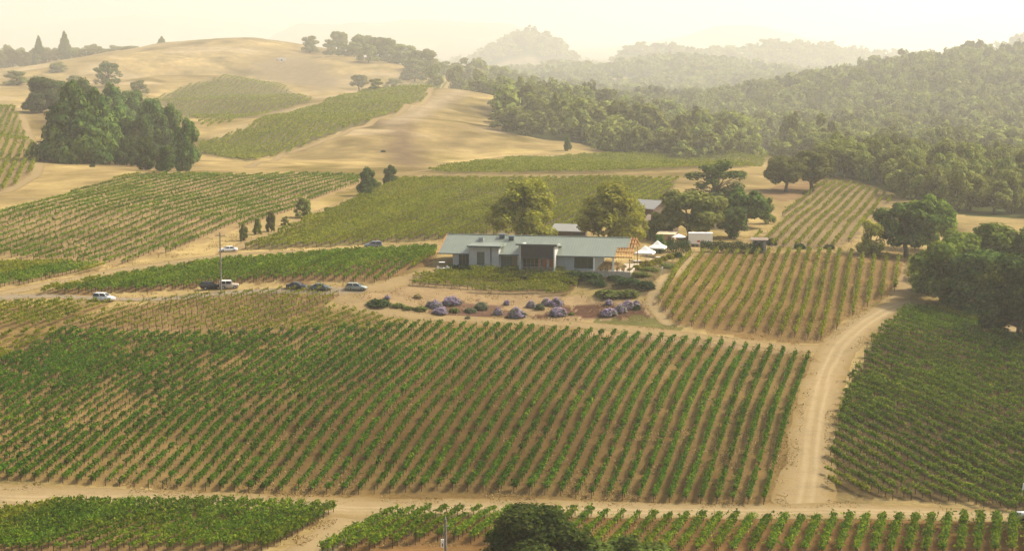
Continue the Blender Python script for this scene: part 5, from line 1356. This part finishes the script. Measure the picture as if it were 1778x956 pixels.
for px, py, w, h, lab in [(665, 264, 9, 4, 'tiny dark bush alone on the bare hill'), (160, 290, 10, 7, 'tiny bush below the large conifer'), (70, 884, 13, 7, 'small green bush on the pale ground at the lower left'), (1400, 338, 14, 8, 'low bush under the grove oaks')]:
    shrub('wild_bush', px, py, w, h, S_GREEN, lab, None, 'bush')

def hedge(name, pts, hgt, wid, label, mat=S_GREEN, dens=150, size=.16, round_=False):
    """clipped or loose hedge along photo points"""
    W = hits(pts)[:, :2]; R = resample(W, .5); L = np.linalg.norm(np.diff(R, axis=0), axis=1).sum(); n = int(L * dens * max(1, hgt / 1.5))
    s = rs.uniform(0, L, n); seg = np.linspace(0, L, len(R)); x = np.interp(s, seg, R[:, 0]); y = np.interp(s, seg, R[:, 1])
    t_ = (W[-1] - W[0]) / np.linalg.norm(W[-1] - W[0]); nx, ny = -t_[1], t_[0]
    lum = .8 + .4 * fbm(s, s * 0 + hgt, 1.6, 2, 4)
    a = rs.uniform(0, PI, n); rr = rs.uniform(.75, 1, n)
    lat = np.cos(a) * wid / 2 * rr * lum; z = (np.sin(a) ** .5 if not round_ else np.sin(a)) * hgt * lum * rs.uniform(.15, 1, n) ** .5
    X = x + nx * lat; Y = y + ny * lat; Z = ground(X, Y) + z
    B = np.stack([nx * np.cos(a), ny * np.cos(a), np.sin(a) * .8 + .2], 1)
    O = np.array([W[0][0], W[0][1], float(ground(*W[0]))])
    t = empty(name, tuple(O)); tag(t, label, 'hedge')
    V, F = cards(np.stack([X, Y, Z], 1) - O, size * rs.uniform(.6, 1.4, n), B, rs, .65, .8)
    link('foliage', mesh_np('hedge_foliage', V, F, mat), t)
    b = MB()
    for i in range(0, len(R), 2): b.tube([(R[i][0] - O[0], R[i][1] - O[1], float(ground(*R[i])) - O[2] - .1), (R[i][0] - O[0], R[i][1] - O[1], float(ground(*R[i])) - O[2] + hgt * .5)], [.04, .02], 5)
    b.build('stems', BARK, t)['kind'] = 'stuff'
    return t
hedge('hedge', [(1216, 437), (1250, 438), (1308, 440)], 3.0, 2.2, 'long dark hedge in front of the white trailer')
hedge('hedge', [(1156, 438), (1198, 439)], 3.4, 3.0, 'dark clipped hedge between the tents and the trailer')
hedge('hedge', [(1308, 439), (1325, 440)], 3.0, 1.6, 'short end of hedge covering the metal shed', S_GREEN)
hedge('hedge', [(778, 468), (848, 472)], 1.3, 1.6, 'low dark hedge along the left front of the house')
hedge('hedge', [(850, 474), (903, 477)], 1.2, 1.5, 'low dark hedge in front of the middle windows')
hedge('hedge', [(905, 482), (978, 486)], 1.2, 1.4, 'low green hedge below the porch railing')
r = empty('cypress', tuple(place(1146, 440)), 0); r.scale = (.42, .42, .48); tag(r, 'dark upright evergreen between the tents and the barn', 'tree')
link('trunk', PROTO[('column', 'dark')][0][1], r); link('crown', PROTO[('column', 'dark')][0][0], r)
# ------------------------------------------------------------------ light, sky, haze, camera
SUN_EL, SUN_AZ = math.radians(46), math.radians(72)        # azimuth clockwise from the view direction (+Y)
w = bpy.data.worlds.new('World'); scene.world = w; w.use_nodes = True
nt = w.node_tree; nt.nodes.clear()
sky = nt.nodes.new('ShaderNodeTexSky'); sky.sky_type = 'NISHITA'; sky.sun_disc = False
sky.sun_elevation = SUN_EL; sky.sun_rotation = SUN_AZ; sky.air_density = 1.0; sky.dust_density = 6.0; sky.ozone_density = .6; sky.altitude = 100
bg = nt.nodes.new('ShaderNodeBackground'); bg.inputs['Strength'].default_value = .12
tint = mixc(nt, 1.0, sky.outputs[0], (1.03, 1.0, .93), 'MULTIPLY')
nt.links.new(tint, bg.inputs['Color'])
wo = nt.nodes.new('ShaderNodeOutputWorld'); nt.links.new(bg.outputs[0], wo.inputs['Surface'])

sl = bpy.data.lights.new('sun', 'SUN'); sl.energy = 4.2; sl.angle = math.radians(4.0); sl.color = (1.0, .91, .76)
so = bpy.data.objects.new('sun', sl); col.objects.link(so)
sd = Vector((math.sin(SUN_AZ) * math.cos(SUN_EL), math.cos(SUN_AZ) * math.cos(SUN_EL), math.sin(SUN_EL)))
so.rotation_euler = (-sd).to_track_quat('-Z', 'Y').to_euler(); so.location = (200, 200, 300)

hz = MB(); hz.box(-17000, 17000, -60, 26000, -300, 800)
hm, nt, N, L = new_mat('haze_air')
pv = N.new('ShaderNodeVolumePrincipled'); pv.inputs['Color'].default_value = (1.0, .99, .935, 1)
pv.inputs['Density'].default_value = HAZE_DENSITY; pv.inputs['Anisotropy'].default_value = .5
oo = N.new('ShaderNodeOutputMaterial'); L.new(pv.outputs[0], oo.inputs['Volume'])
tag(hz.build('haze', hm), kind='stuff')

cam = bpy.data.cameras.new('camera'); co = bpy.data.objects.new('camera', cam); col.objects.link(co)
cam.sensor_fit = 'HORIZONTAL'; cam.sensor_width = 36.0; cam.lens = 36.0 * FPX / PW
cam.clip_start = 1.0; cam.clip_end = 40000
co.rotation_euler = (PI / 2 - PITCH, 0, 0)
scene.camera = co
scene.view_settings.view_transform = 'Standard'; scene.view_settings.look = 'None'; scene.view_settings.gamma = 1.0
scene.view_settings.use_curve_mapping = False; scene.view_settings.exposure = EXPOSURE
scene.cycles.use_denoising = True
scene.cycles.max_bounces = 7; scene.cycles.diffuse_bounces = 2; scene.cycles.glossy_bounces = 2
scene.cycles.transmission_bounces = 2; scene.cycles.transparent_max_bounces = 4; scene.cycles.volume_bounces = 4
scene.cycles.use_adaptive_sampling = True; scene.cycles.adaptive_threshold = .02
